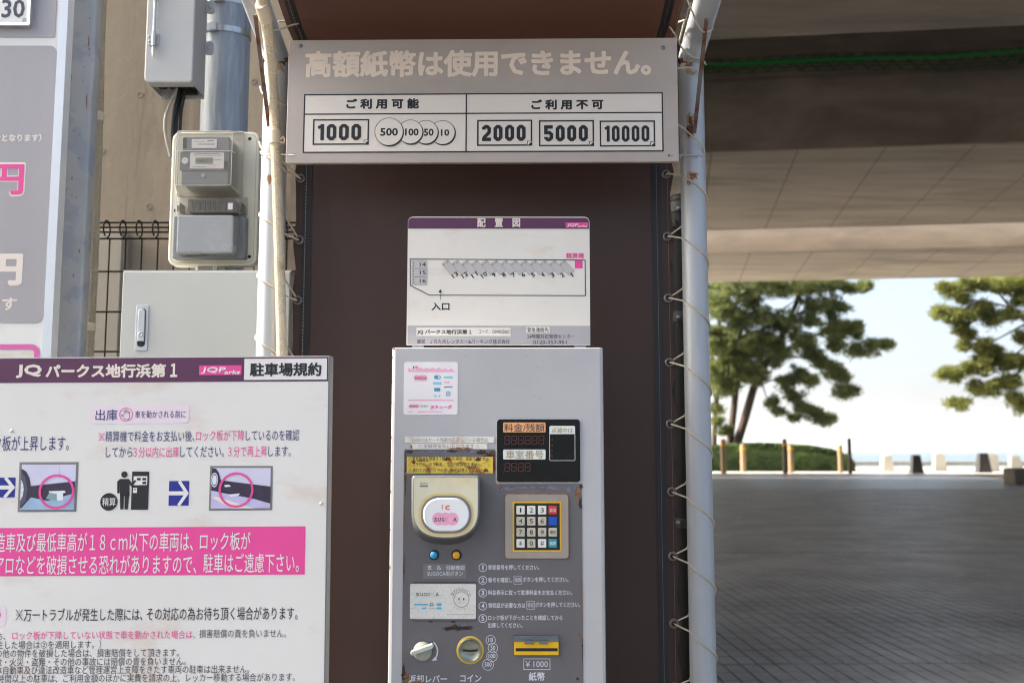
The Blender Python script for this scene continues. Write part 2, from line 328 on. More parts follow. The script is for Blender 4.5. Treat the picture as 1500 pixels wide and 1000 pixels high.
    def build(s, name, parent=None, label=None, cat=None, group=None, kind=None, world=False):
        me = bpy.data.meshes.new(name)
        vs_ = s.v
        if world and parent is not None:
            inv = parent['_w'] if False else WM[parent.name].inverted(); vs_ = [tuple(inv @ Vector(v)) for v in vs_]
        me.from_pydata(vs_, [], s.f); me.update()
        for m_ in s.mats: me.materials.append(m_)
        me.polygons.foreach_set('material_index', s.m); me.polygons.foreach_set('use_smooth', s.sm)
        ob = bpy.data.objects.new(name, me); COL.objects.link(ob)
        if parent is not None: ob.parent = parent; WM[ob.name] = WM[parent.name].copy()
        else: WM[ob.name] = Matrix.Identity(4)
        tag(ob, label, cat, group, kind); return ob
WM = {}
def tag(o, label=None, cat=None, group=None, kind=None):
    if label: o['label'] = label
    if cat: o['category'] = cat
    if group: o['group'] = group
    if kind: o['kind'] = kind
    return o
def thing(name, label, cat, mat=None, group=None):
    o = bpy.data.objects.new(name, None); COL.objects.link(o); o.empty_display_size = 0.1
    mat = mat if isinstance(mat, Matrix) else Matrix.Translation(Vector(mat or (0, 0, 0)))
    o.matrix_world = mat; WM[o.name] = mat.copy(); return tag(o, label, cat, group)
def centred(mb, name, parent, cx, cy, cz, **k):
    """mesh whose own origin sits at (cx,cy,cz) of the parent"""
    mb.v = [(a - cx, b_ - cy, c - cz) for a, b_, c in mb.v]
    ob = mb.build(name, parent, **k); ob.location = (cx, cy, cz); return ob
class Frame:
    """a panel plane: x right, z up, -y towards the viewer"""
    def __init__(s, px, py, Y, yaw=0, roll=0, base=None):
        o = P(px, py, Y); rot = Matrix.Rotation(R(yaw), 4, 'Z') @ Matrix.Rotation(R(-roll), 4, 'Y')
        s.mat = Matrix.Translation(o) @ rot
        if base is not None:
            dz = (base - o.z); s.mat = Matrix.Translation(o + (rot @ Vector((0, 0, 1))) * dz) @ rot
        s.inv = s.mat.inverted(); s.cam = s.inv @ CAM
    def l(s, px, py, y=0.0):
        d = (s.inv.to_3x3() @ ray(px, py)); t_ = (y - s.cam.y) / d.y; q = s.cam + d * t_; return (q.x, q.z)
    def rect(s, x0, y0, x1, y1, y=0.0):
        """pixel box -> local x0,z0,x1,z1 (bottom-left, top-right), squared at its middle"""
        xm, ym = (x0 + x1) / 2, (y0 + y1) / 2
        a = s.l(x0, ym, y)[0]; b_ = s.l(x1, ym, y)[0]; c = s.l(xm, y1, y)[1]; d = s.l(xm, y0, y)[1]; return (a, c, b_, d)
    def sc(s, px, py): return s.l(px + 1, py)[0] - s.l(px, py)[0]
    def pts(s, L, y=0.0): return [s.l(a, b_, y) for a, b_ in L]
    def text(s, mb, str_, x0, x1, yc, h, y, mat, bold=0.0, shear=0.0, rot=0.0):
        c = s.l((x0 + x1) / 2, yc, y); w = s.l(x1, yc, y)[0] - s.l(x0, yc, y)[0]; hh = h * s.sc((x0 + x1) / 2, yc)
        mb.text(str_, c[0], c[1], w, hh, y, mat, bold, rot, shear)

# ------------------------------------------------------------------ ground, sea
g = MB()
xs = [-3000, 3000]
ground_m = concrete('ground_asphalt', C(84, 84, 86), None, C(70, 70, 72), 0.5)
GZ = -0.006
g.add([(-300, -60, GZ), (300, -60, GZ), (300, 79, GZ), (-300, 79, GZ)], [(0, 1, 2, 3)], ground_m)
g.add([(-300, 79, GZ), (300, 79, GZ), (300, 79, -2.5), (-300, 79, -2.5)], [(3, 2, 1, 0)], ground_m)
ground = g.build('ground', kind='structure')
# paving: courses of 100 x 200 pavers
paver_m = bpy.data.materials.new('paver_concrete'); t, b = nodes(paver_m); b.inputs['Roughness'].default_value = 0.43
b.inputs['Specular IOR Level'].default_value = 0.45
oi = t.nodes.new('ShaderNodeObjectInfo'); n = noise_n(t, 5, 5, 0.6, (1, 1, 1), coord='Object')
geo = t.nodes.new('ShaderNodeNewGeometry'); nw = t.nodes.new('ShaderNodeTexNoise'); nw.inputs['Scale'].default_value = 1.1; nw.inputs['Detail'].default_value = 7; t.links.new(geo.outputs['Position'], nw.inputs['Vector'])
r = ramp(t, 0.3, 0.72, C(108, 107, 107), C(152, 150, 149)); t.links.new(nw.outputs[0], r.inputs[0])
wn = t.nodes.new('ShaderNodeTexWhiteNoise'); wn.noise_dimensions = '3D'
sn = t.nodes.new('ShaderNodeVectorMath'); sn.operation = 'SNAP'; sn.inputs[1].default_value = (0.104, 0.204, 5); t.links.new(geo.outputs['Position'], sn.inputs[0]); t.links.new(sn.outputs[0], wn.inputs['Vector'])
rw = ramp(t, 0, 1, (.88, .88, .88, 1), (1.08, 1.08, 1.08, 1)); t.links.new(wn.outputs[0], rw.inputs[0])
mm = t.nodes.new('ShaderNodeMix'); mm.data_type = 'RGBA'; mm.blend_type = 'MULTIPLY'; mm.inputs[0].default_value = 1; t.links.new(r.outputs[0], mm.inputs[6]); t.links.new(rw.outputs[0], mm.inputs[7])
t.links.new(mm.outputs[2], b.inputs['Base Color'])
nb = t.nodes.new('ShaderNodeTexNoise'); nb.inputs['Scale'].default_value = 60; t.links.new(geo.outputs['Position'], nb.inputs['Vector'])
bp = t.nodes.new('ShaderNodeBump'); bp.inputs['Strength'].default_value = 0.12; bp.inputs['Distance'].default_value = 0.01; t.links.new(nb.outputs[0], bp.inputs['Height']); t.links.new(bp.outputs[0], b.inputs['Normal'])
joint_m = M('joint_sand', C(34, 33, 33), 0.95, var=0.2, vscale=3)
pv = thing('pavement', None, None, (0, 0, 0)); pv['kind'] = 'structure'
bed = MB(); bed.add([(-6, 2.9, -0.003), (45, 2.9, -0.003), (45, 57, -0.003), (-6, 57, -0.003)], [(0, 1, 2, 3)], joint_m)
bed.build('joint_bed', pv)
PX, PY, H = 0.107, 0.206, 0.012; ang = R(1.5)     # courses run away from the viewer
ca, sa = math.cos(ang), math.sin(ang)
def paver_box(mb, x, y, dz=0.0, w=0.0965, l=0.1945):
    c = 0.003; v = []
    for (zz, i) in ((-0.004, 0), (H - 0.003 + dz, 0), (H + dz, c)):
        for sx, sy in ((-1, -1), (1, -1), (1, 1), (-1, 1)):
            a = sx * (w / 2 - i); b_ = sy * (l / 2 - i); v.append((x + a * ca - b_ * sa, y + a * sa + b_ * ca, zz))
    f = [(8, 9, 10, 11)] + [(k, (k + 1) % 4, (k + 1) % 4 + 4, k + 4) for k in range(4)] + [(k + 4, (k + 1) % 4 + 4, (k + 1) % 4 + 8, k + 8) for k in range(4)]
    mb.add(v, f, paver_m)
cells = []
for j in range(0, 200):
    yl = 3.4 + j * PY + (0.03 if 3.4 + j * PY > 6.25 else 0) + (0.07 if 3.4 + j * PY > 12.8 else 0)
    if yl > 34: break
    for i in range(-60, 400):
        xl = i * PX
        wx = xl * ca - yl * sa; wy = xl * sa + yl * ca
        if wx < max(-6, -0.2 * wy - 0.6) or wx > 0.60 * wy + 0.8: continue
        cells.append((wx, wy))
def inview(c):
    d = Vector((c[0], c[1], H)) - CAM; cy = d.y * math.cos(PITCH) + d.z * math.sin(PITCH); cz = -d.y * math.sin(PITCH) + d.z * math.cos(PITCH)
    px = 750 + F * d.x / cy; py = 500 - F * cz / cy; return 1045 < px < 1505 and py < 1008
vis = sorted([c for c in cells if inview(c)], key=lambda c: c[0] ** 2 + c[1] ** 2)[:298]; vset = set(vis)
pmb = MB(); paver_box(pmb, 0, 0); p0 = pmb.build('paver', pv); first = True
for c in vis:
    o = p0 if first else p0.copy()
    if not first: COL.objects.link(o)
    first = False; o.parent = pv; o.location = (c[0], c[1], random.uniform(-0.0016, 0.0016)); o.rotation_euler = (random.gauss(0, .003), random.gauss(0, .004), random.gauss(0, .004))
rest = MB()
for c in cells:
    if c not in vset: paver_box(rest, c[0], c[1], random.uniform(-0.0015, 0.0015))
rest.build('paver_field', pv, kind='stuff')
# beyond ~34 m the pavers are too small to tell apart
farp = bpy.data.materials.new('far_paving'); t, b = nodes(farp); b.inputs['Roughness'].default_value = 0.38
geo = t.nodes.new('ShaderNodeNewGeometry'); mp = t.nodes.new('ShaderNodeMapping'); mp.inputs['Rotation'].default_value = (0, 0, R(90) - ang); t.links.new(geo.outputs['Position'], mp.inputs[0])
bk = t.nodes.new('ShaderNodeTexBrick'); bk.offset = 0.0; bk.inputs['Scale'].default_value = 1; bk.inputs['Brick Width'].default_value = PY; bk.inputs['Row Height'].default_value = PX; bk.inputs['Mortar Size'].default_value = 0.004
bk.inputs['Color1'].default_value = C(118, 116, 116); bk.inputs['Color2'].default_value = C(132, 130, 130); bk.inputs['Mortar'].default_value = C(60, 59, 60)
t.links.new(mp.outputs[0], bk.inputs['Vector']); t.links.new(bk.outputs[0], b.inputs['Base Color'])
fm = MB(); fm.add([(-30, 33.95, H - 0.001), (80, 33.95, H - 0.001), (80, 57, H - 0.001), (-30, 57, H - 0.001)], [(0, 1, 2, 3)], farp); fm.build('far_paving', pv)
# bright promenade past the road's shade
prom_m = concrete('promenade_concrete', C(196, 192, 184), None, C(170, 165, 155), 0.3)
pm_ = MB(); pm_.add([(-300, 57, 0.014), (300, 57, 0.014), (300, 79.2, 0.014), (-300, 79.2, 0.014), (-300, 79.2, -2.5), (300, 79.2, -2.5)], [(0, 1, 2, 3), (3, 2, 5, 4)], prom_m); pm_.build('promenade', kind='structure')
kb = MB(); kb.box(-200, 200, 78.7, 79.15, 0.015, 0.1, prom_m); kb.build('promenade_kerb', kind='structure')
sea_m = bpy.data.materials.new('sea_water'); t, b = nodes(sea_m); b.inputs['Base Color'].default_value = C(98, 114, 122); b.inputs['Roughness'].default_value = 0.25
n = noise_n(t, 0.5, 6, 0.6, (1, 3, 1)); bp = t.nodes.new('ShaderNodeBump'); bp.inputs['Strength'].default_value = 1.0; bp.inputs['Distance'].default_value = 0.6; t.links.new(n.outputs[0], bp.inputs['Height']); t.links.new(bp.outputs[0], b.inputs['Normal'])
s_ = MB(); s_.add([(-15000, 79.3, -1), (15000, 79.3, -1), (15000, 15000, -1), (-15000, 15000, -1)], [(0, 1, 2, 3)], sea_m); s_.build('sea', kind='structure')
bw = MB(); bw.box(-200, 320, 160, 163, -1.6, -0.35, concrete('breakwater_concrete', C(176, 168, 155), None, C(120, 110, 95), 0.3)); bw.build('breakwater', kind='structure')

# ------------------------------------------------------------------ far city
city_m = M('far_city_concrete', C(176, 178, 180), 0.8); city_w = M('far_city_windows', C(90, 96, 104), 0.3)
D = 6000; hill = MB(); hv = []
for k in range(80):
    x = -600 + k * 60; hv.append((x, D + 1500, 25 + 45 * noise.noise(Vector((k * .13, 2, 0))) + 14 * noise.noise(Vector((k * .5, 7, 0)))))
nv = len(hv); hill.add([(x, y - 500, -1) for x, y, z in hv] + hv, [(k, k + 1, k + 1 + nv, k + nv) for k in range(nv - 1)], M('far_hill_green', C(90, 105, 90), 0.9)); hill.build('far_hills', kind='structure')
rc = random.Random(3)
for k in range(34):
    px = 1255 + k * 8.0 + rc.uniform(-3, 3); w = rc.uniform(12, 34); h = rc.uniform(7, 24) * (1.5 if k in (14, 24, 29, 30) else 1); p = P(px, 660, D)
    bt = thing('far_tower_block', 'faint pale tower block on the far shore, one of a hazy row across the water', 'building', (p.x, D, 0), 'tower blocks on the far shore')
    q = MB(); q.box(-w / 2, w / 2, 0, 18, -1, h, city_m); q.box(-w / 5, w / 5, 4, 14, h, h + 2.5, city_m); q.build('wall', bt)
    q = MB()
    for fl in range(int(h // 5)): q.box(-w / 2 + 1, w / 2 - 1, -0.15, 0.0, 2 + fl * 5, 4 + fl * 5, city_w)
    q.build('window_band', bt)

# ------------------------------------------------------------------ elevated road
bd = Vector((math.cos(BR), -math.sin(BR), 0)); bn = Vector((math.sin(BR), math.cos(BR), 0))
def V_at(py, z, px=1268): return PZ(px, py, z).dot(bn)
def Z_at(py, v, px=1268):
    d = ray(px, py); return CAMZ + d.z * v / d.dot(bn)
ZB = 12.2
def long_box(mb, v0, v1, z0, z1, mat, a=-110, b_=90):
    q = [bd * a + bn * v0, bd * b_ + bn * v0, bd * b_ + bn * v1, bd * a + bn * v1]
    vs_ = [(p.x, p.y, z0) for p in q] + [(p.x, p.y, z1) for p in q]
    mb.add(vs_, [(3, 2, 1, 0), (4, 5, 6, 7)] + [(k, (k + 1) % 4, (k + 1) % 4 + 4, k + 4) for k in range(4)], mat)
vA1 = V_at(48, ZB); vB0 = V_at(215, ZB); zBt = Z_at(90, vB0); vB1 = V_at(331, ZB) + 1.5; zC = Z_at(366, vB1); vC1 = V_at(409, zC)
near = thing('elevated_road', 'brown concrete elevated road deck overhead in the top right corner', 'bridge', (0, 15, 0))
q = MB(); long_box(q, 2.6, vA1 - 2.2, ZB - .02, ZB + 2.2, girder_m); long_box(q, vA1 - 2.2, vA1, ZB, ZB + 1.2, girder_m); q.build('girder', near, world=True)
q = MB(); long_box(q, vA1 - .35, vA1 - .003, ZB + 1.2, ZB + 3.1, girder_m); long_box(q, vA1 - .34, vB0 + 2.0, ZB + 3.103, ZB + 3.4, girder_d); q.build('parapet_gap_slab', near, world=True)  # the slab across the gap is added to shut out sky and sun
zl = Z_at(106, vB0 - .35)
far = thing('elevated_road', 'second concrete elevated road with dark girder face above the pine trees', 'bridge', (0, 45, 0))
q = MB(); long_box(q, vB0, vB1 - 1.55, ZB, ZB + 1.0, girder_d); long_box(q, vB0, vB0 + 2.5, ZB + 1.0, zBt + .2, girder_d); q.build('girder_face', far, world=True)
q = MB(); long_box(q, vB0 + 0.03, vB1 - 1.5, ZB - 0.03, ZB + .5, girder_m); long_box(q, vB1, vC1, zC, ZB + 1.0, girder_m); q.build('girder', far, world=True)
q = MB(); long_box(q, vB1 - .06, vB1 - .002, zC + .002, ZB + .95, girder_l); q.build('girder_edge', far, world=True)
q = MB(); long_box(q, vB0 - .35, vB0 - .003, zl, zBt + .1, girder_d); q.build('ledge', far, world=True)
# segment joints and form lines on the undersides
q = MB(); jm = M('girder_joint', C(134, 120, 106), 0.9)
for k in range(-40, 40):
    c0 = bd * (k * 3.1) ; sl_ = bd * .5
    for (v0, v1, zz) in ((vB0 + .05, vB1 - 1.52, ZB - .033), (vB1 + .02, vC1 - .02, zC - .003)):
        a = c0 + bn * v0; b_ = c0 + bn * v1 + sl_ * ((v1 - v0) / 12)
        q.add([(a.x, a.y, zz), (a.x + .05, a.y, zz), (b_.x + .05, b_.y, zz), (b_.x, b_.y, zz)], [(3, 2, 1, 0)], jm)
q.build('formwork_line', far, world=True, kind='stuff')
# green net slung in the gap between the two roads
net = thing('safety_net', 'green safety net and rope strung under the gap between the two road decks', 'net', (0, 33, 0))
vn = vB0 - 2.5; q = MB(); pth = []
for k in range(61):
    a = -60 + k * 2.2; z = Z_at(83, vn) - 0.0 + 0.10 * math.sin(k * .55) + .05 * math.sin(k * 1.9); p = bd * a + bn * vn; pth.append(Vector((p.x, p.y, z)))
rope_m = M('rope_green', C(48, 190, 92), 0.6); q.tube(pth, 0.05, rope_m, 6); q.build('rope', net, world=True)
q = MB(); net_m = M('net_green', C(22, 110, 55), 0.9)
for k in range(60):
    a, b_ = pth[k], pth[k + 1]
    for s2 in range(4):
        f0, f1 = s2 / 4, (s2 + 1) / 4; p, r2 = a.lerp(b_, f0), a.lerp(b_, f1); up = .20 + .06 * math.sin(k * .9); dn = .28 + .1 * math.sin(k * .4 + 1)
        q.tube([p + Vector((0, .1, up)), r2 + Vector((0, .1, -dn))], .022, net_m, 3, cap=False); q.tube([p + Vector((0, .1, -dn)), r2 + Vector((0, .1, up))], .022, net_m, 3, cap=False)
        for hh in range(5): q.tube([p + Vector((0, .12, up - (up + dn) * hh / 4)), r2 + Vector((0, .12, up - (up + dn) * hh / 4))], .02, net_m, 3, cap=False)
q.build('netting', net, world=True, kind='stuff')
q = MB(); tie = M('tie_cord', C(150, 110, 60), 0.8)
for k in (28, 34, 36, 37, 38, 40, 42, 43, 46): q.tube([pth[k] + Vector((.1, -.06, .06)), pth[k] + Vector((.2 + .2 * (k % 3), -.1, -.35))], .018, tie, 4)
q.build('tie', net, world=True, kind='stuff')
# pier just behind the meter
pier = thing('concrete_pier', 'big brown streaked concrete pier behind the electric meter and pole', 'pier', (-0.9, 6.5, 0))
x0 = P(-200, 300, 5).x; x1 = P(905, 300, 5).x
q = MB(); q.box(x0, x1, 5.0, 8.0, 0, ZB - 0.025, pier_m); q.build('shaft', pier, world=True)
q = MB(); tm = M('tie_hole', C(150, 138, 122), 0.9)
for px, py in ((205, 139), (218, 303), (150, 222), (372, 120), (330, 250)):
    p = P(px, py, 4.999); q.lathe_y(p.x, p.z, [(0.018, 4.9995), (0.016, 4.996), (.012, 4.996), (0.009, 4.9985)], tm, 12)
q.build('tie_hole', pier, world=True, kind='stuff')
q = MB(); q.box(P(100, 352, 4.99).x, P(178, 352, 4.9).x, 4.9, 4.997, 0, P(100, 335, 4.9).z, concrete('footing_concrete', C(170, 160, 142))); q.build('patch_panel', pier, world=True)

# ------------------------------------------------------------------ bollards, posts, hedge
wood = M('weathered_wood', C(150, 128, 100), 0.8, var=0.25, vscale=5, stretch=(6, 6, 1)); wood_d = M('dark_wood', C(78, 66, 56), 0.8, var=0.25, vscale=5, stretch=(6, 6, 1)); ytape = M('yellow_reflector', C(230, 160, 40), 0.5)
def post(px, ptop, pbase, wpx, mt, band, lab, zb=H):
    p = PZ(px, pbase, zb); k = p.y / F; r_ = wpx * k / 2; h = (pbase - ptop) * k * 1.0
    th = thing('wooden_post', lab, 'post', (p.x, p.y, zb), 'posts across the end of the paving')
    q = MB(); q.tube([(0, 0, -.1), (0, 0, h * .96), (0, 0, h * .985), (0, 0, h)], r_, mt, 12, radii=[r_ * 1.02, r_, r_ * .9, r_ * .5]); q.build('post_body', th)
    if band: q = MB(); z0 = h * .80; q.tube([(0, 0, z0), (0, 0, z0 + .12)], r_ * 1.06, ytape, 12, cap=True); q.build('reflector_band', th)
    return th
for a in ((1060, 643, 693, 8, wood, 1, 'tall pale wooden post with yellow band, leftmost beside the steel pole'),
          (1089, 651, 691, 8, wood, 1, 'short pale wooden post with yellow band in front of the hedge left end'),
          (1150.5, 643, 693, 6.5, wood_d, 1, 'tall dark post with yellow band just left of a paler one, middle of hedge'),
          (1159, 651, 692, 7.5, wood, 1, 'short pale post with yellow band just right of a dark one, middle of hedge'),
          (1231.5, 652, 692, 7, wood, 1, 'short pale wooden post with yellow band at the right end of the hedge'),
          (1245.5, 642, 693, 5.5, wood_d, 0, 'tall thin dark post without a band, rightmost beside the hedge end')): post(*a)
boll_w = M('bollard_white', C(224, 220, 212), 0.7, var=0.04, vscale=2); boll_d = M('bollard_dark', C(62, 60, 60), 0.7, var=0.08, vscale=2)
def bollard(px, ptop, pbase, wt, wb, mt, lab, grp):
    p = PZ(px, pbase, H); k = p.y / F; h = (pbase - ptop) * k; a = wt * k / 2; b_ = wb * k / 2
    th = thing('concrete_bollard', lab, 'bollard', (p.x, p.y, 0.012), grp)
    q = MB(); d = b_ * .8
    def ringp(f, z, ins=0): return [((f - ins) * sx, (f * .8 - ins) * sy + d, z) for sx, sy in ((-1, -1), (1, -1), (1, 1), (-1, 1))]
    R_ = [ringp(b_, 0), ringp(a, h - .04), ringp(a, h, .04)]
    vs_ = [v for g_ in R_ for v in g_]; q.add(vs_, [(i * 4 + k_, i * 4 + (k_ + 1) % 4, i * 4 + 4 + (k_ + 1) % 4, i * 4 + 4 + k_) for i in range(2) for k_ in range(4)] + [(8, 9, 10, 11)], mt)
    q.build('block', th)
    q = MB(); q.box(-b_ * 1.06, b_ * 1.06, d - b_ * .86, d + b_ * .86, 0.0, .06, mt); q.build('foot', th)
W = 'white bollards along the promenade'; DK = 'dark bollards along the promenade'
bollard(1302, 666, 691, 12, 18, boll_w, 'white tapered bollard nearest the hedge, leftmost of the white ones', W)
bollard(1345, 666, 693, 11, 17, boll_d, 'dark grey tapered bollard standing alone between two white ones', DK)
bollard(1379, 664.5, 690, 13, 18, boll_w, 'white tapered bollard to the right of the lone dark bollard', W)
bollard(1444, 663.5, 692, 12, 19, boll_d, 'dark grey tapered bollard overlapping the white one behind it', DK)
bollard(1456.5, 664.5, 690, 13, 18, boll_w, 'white tapered bollard half hidden behind a dark one', W)
bollard(1490, 667, 690, 12, 17, boll_w, 'white tapered bollard at the right picture edge above stone planter', W)
lg = PZ(1487, 709, H); led = thing('stone_ledge', 'low weathered stone block ledge at the right edge of the paving', 'ledge', (lg.x, lg.y, 0.012))
q = MB(); q.prism(rr(0, 0, 12, .62, .06, 2), 0, .9, M('ledge_stone', C(112, 104, 94), .85, var=.15, vscale=2), bev=.05); q.build('block', led)
sand = MB(); q0 = PZ(1420, 695, H + .004); sp = [PZ(1395, 694.5, H + .006), PZ(1440, 697, H + .006), PZ(1470, 702, H + .006), PZ(1495, 711, H + .006), PZ(1570, 711, H + .006), PZ(1570, 694, H + .006)]
sand.add([tuple(p) for p in sp], [tuple(range(6))], M('sandy_dirt', C(120, 105, 92), .95, var=.2, vscale=.5)); sand.build('dirt_patch', kind='structure')
# hedge
leaf_h = bpy.data.materials.new('hedge_leaf'); t, b = nodes(leaf_h); n = noise_n(t, 1.5, 5, .7); r = ramp(t, .3, .7, C(30, 50, 26), C(86, 112, 48)); t.links.new(n.outputs[0], r.inputs[0]); t.links.new(r.outputs[0], b.inputs['Base Color']); b.inputs['Roughness'].default_value = .6
hg = thing('hedge', 'low rounded dark green hedge under the pine trees behind the posts', 'hedge', (15, 66, 0)); rh = random.Random(5)
hx = [(1020, 655), (1045, 655), (1090, 650), (1130, 649.5), (1160, 651), (1190, 653), (1220, 658), (1240, 665), (1252, 676)]
def htop(px):
    for (a, ya), (b_, yb) in zip(hx, hx[1:]):
        if a <= px <= b_: return ya + (yb - ya) * (px - a) / (b_ - a)
    return 690
core = MB(); secs = []
for k in range(40):
    px = 1018 + k * 6.0; Y = 63; z = max(.1, P(px, htop(px) + 2.5, Y).z) if px < 1252 else .1; x = P(px, 680, Y).x; secs.append([(x, Y, .0), (x, Y - .1, z * .8), (x, Y + .6, z * 1.0), (x, Y + 3.2, z * 1.03), (x, Y + 4, z * .7), (x, Y + 4, 0)])
n6 = len(secs); core.add([v for s_ in secs for v in s_], [(i * 6 + k, (i + 1) * 6 + k, (i + 1) * 6 + k + 1, i * 6 + k + 1) for i in range(n6 - 1) for k in range(5)], leaf_h); core.build('foliage_core', hg, world=True)
q = MB()
for k in range(14000):
    px = rh.uniform(1018, 1252); Y = 63 + rh.random() ** 2 * 3.8; top = P(px, htop(px), 63).z
    z = top * (1 + .03 * (Y - 63) / 4) * (1 - .05 * rh.random()) if Y > 63.3 else rh.uniform(.05, 1) * top
    x = P(px, 680, 63).x * 1.0; c = Vector((x, Y - .1, z + .02)); a = Vector((rh.gauss(0, 1), rh.gauss(0, 1), rh.gauss(0, 1))).normalized() * .1; b2 = Vector((rh.gauss(0, 1), rh.gauss(0, 1), rh.gauss(0, 1))).normalized() * .07
    q.add([c + a, c + b2, c - a, c - b2], [(0, 1, 2, 3)], leaf_h)
q.build('foliage', hg, world=True, kind='stuff')
# ------------------------------------------------------------------ pines
def pine_mat(name, a, b2, c2):
    m = bpy.data.materials.new(name); t, b = nodes(m); n = noise_n(t, .9, 4, .6); r = ramp(t, .36, .64, a, b2); t.links.new(n.outputs[0], r.inputs[0])
    n2 = noise_n(t, 1.6, 3, .6, off=(9, 2, 4)); r2 = ramp(t, .6, .72, (0, 0, 0, 1), (.7, .7, .7, 1)); t.links.new(n2.outputs[0], r2.inputs[0])
    t.links.new(mixc(t, r2.outputs[0], r.outputs[0], c2), b.inputs['Base Color']); b.inputs['Roughness'].default_value = .6
    tr = t.nodes.new('ShaderNodeBsdfTranslucent'); tr.inputs[0].default_value = tuple(min(1, x * 1.6) for x in b2[:3]) + (1,)
    ms = t.nodes.new('ShaderNodeMixShader'); ms.inputs[0].default_value = .25; t.links.new(b.outputs[0], ms.inputs[1]); t.links.new(tr.outputs[0], ms.inputs[2]); t.links.new(ms.outputs[0], t.nodes['Material Output'].inputs[0]); return m
pine1 = pine_mat('pine_needles', C(54, 70, 38), C(112, 120, 62), C(134, 106, 60)); pine2 = pine_mat('pine_needles_light', C(78, 90, 44), C(128, 132, 64), C(138, 118, 72))
bark = M('pine_bark', C(74, 60, 52), .9, var=.3, vscale=3, stretch=(3, 3, 1), bump=.4, bscale=12)
def clump(q, c, rx, mt, n, rnd):
    for k in range(n):
        while True:
            d = Vector((rnd.uniform(-1, 1), rnd.uniform(-1, 1), rnd.uniform(-1, 1)))
            if d.length < 1: break
        if rnd.random() < .22: d = d * 1.7
        p = c + Vector((d.x * rx, d.y * rx * .9, d.z * rx * .6)); u = (d * .6 + Vector((rnd.gauss(0, .5), rnd.gauss(0, .5), .55 + rnd.gauss(0, .3)))).normalized()
        L = rnd.uniform(.16, .36); s2 = u.orthogonal().normalized() * rnd.uniform(.022, .045); s2 = Matrix.Rotation(rnd.uniform(0, 6.28), 3, u) @ s2
        q.add([p - s2, p + s2, p + u * L], [(0, 1, 2)], mt)
def pine(lab, Y, base, trunks, limbs, clumps, mt, seed, npc=150):
    rnd = random.Random(seed); b0 = P(base[0], base[1], Y); th = thing('pine_tree', lab, 'tree', (b0.x, b0.y, 0)); k = Y / F
    for tr_ in trunks:
        q = MB(); pts_ = [P(a, b_, Y + dy) for a, b_, w, dy in tr_]; pts_[0].z = -.1; q.tube(pts_, 1, bark, 9, radii=[w * 1.25 * k / 2 for a, b_, w, dy in tr_]); q.build('trunk', th, world=True)
    crown = MB(); br = MB()
    for lb in limbs:
        dy = rnd.uniform(-1.6, 1.6); n = len(lb[0]); pts_ = [P(a, b_, Y + dy * i / (n - 1)) for i, (a, b_) in enumerate(lb[0])]
        br.tube(pts_, 1, bark, 6, radii=[(lb[1] * (1 - .75 * i / (n - 1))) * k / 2 for i in range(n)])
    for (cx, cy, rp, num) in clumps:
        for j in range(int(num * 5.2 + 1)):
            a = rnd.uniform(0, 6.28); s2 = math.sqrt(rnd.random()) * rnd.choice((.8, 1, 1.25, 1.6)); p = P(cx + math.cos(a) * rp * s2, cy + math.sin(a) * rp * .75 * s2, Y + rnd.uniform(-1.8, 1.8) * min(1, rp / 25)); clump(crown, p, rnd.uniform(.12, .36), mt, int(npc * rnd.uniform(.28, .56)), rnd)
    br.build('branch', th, world=True); crown.build('crown', th, world=True); return th
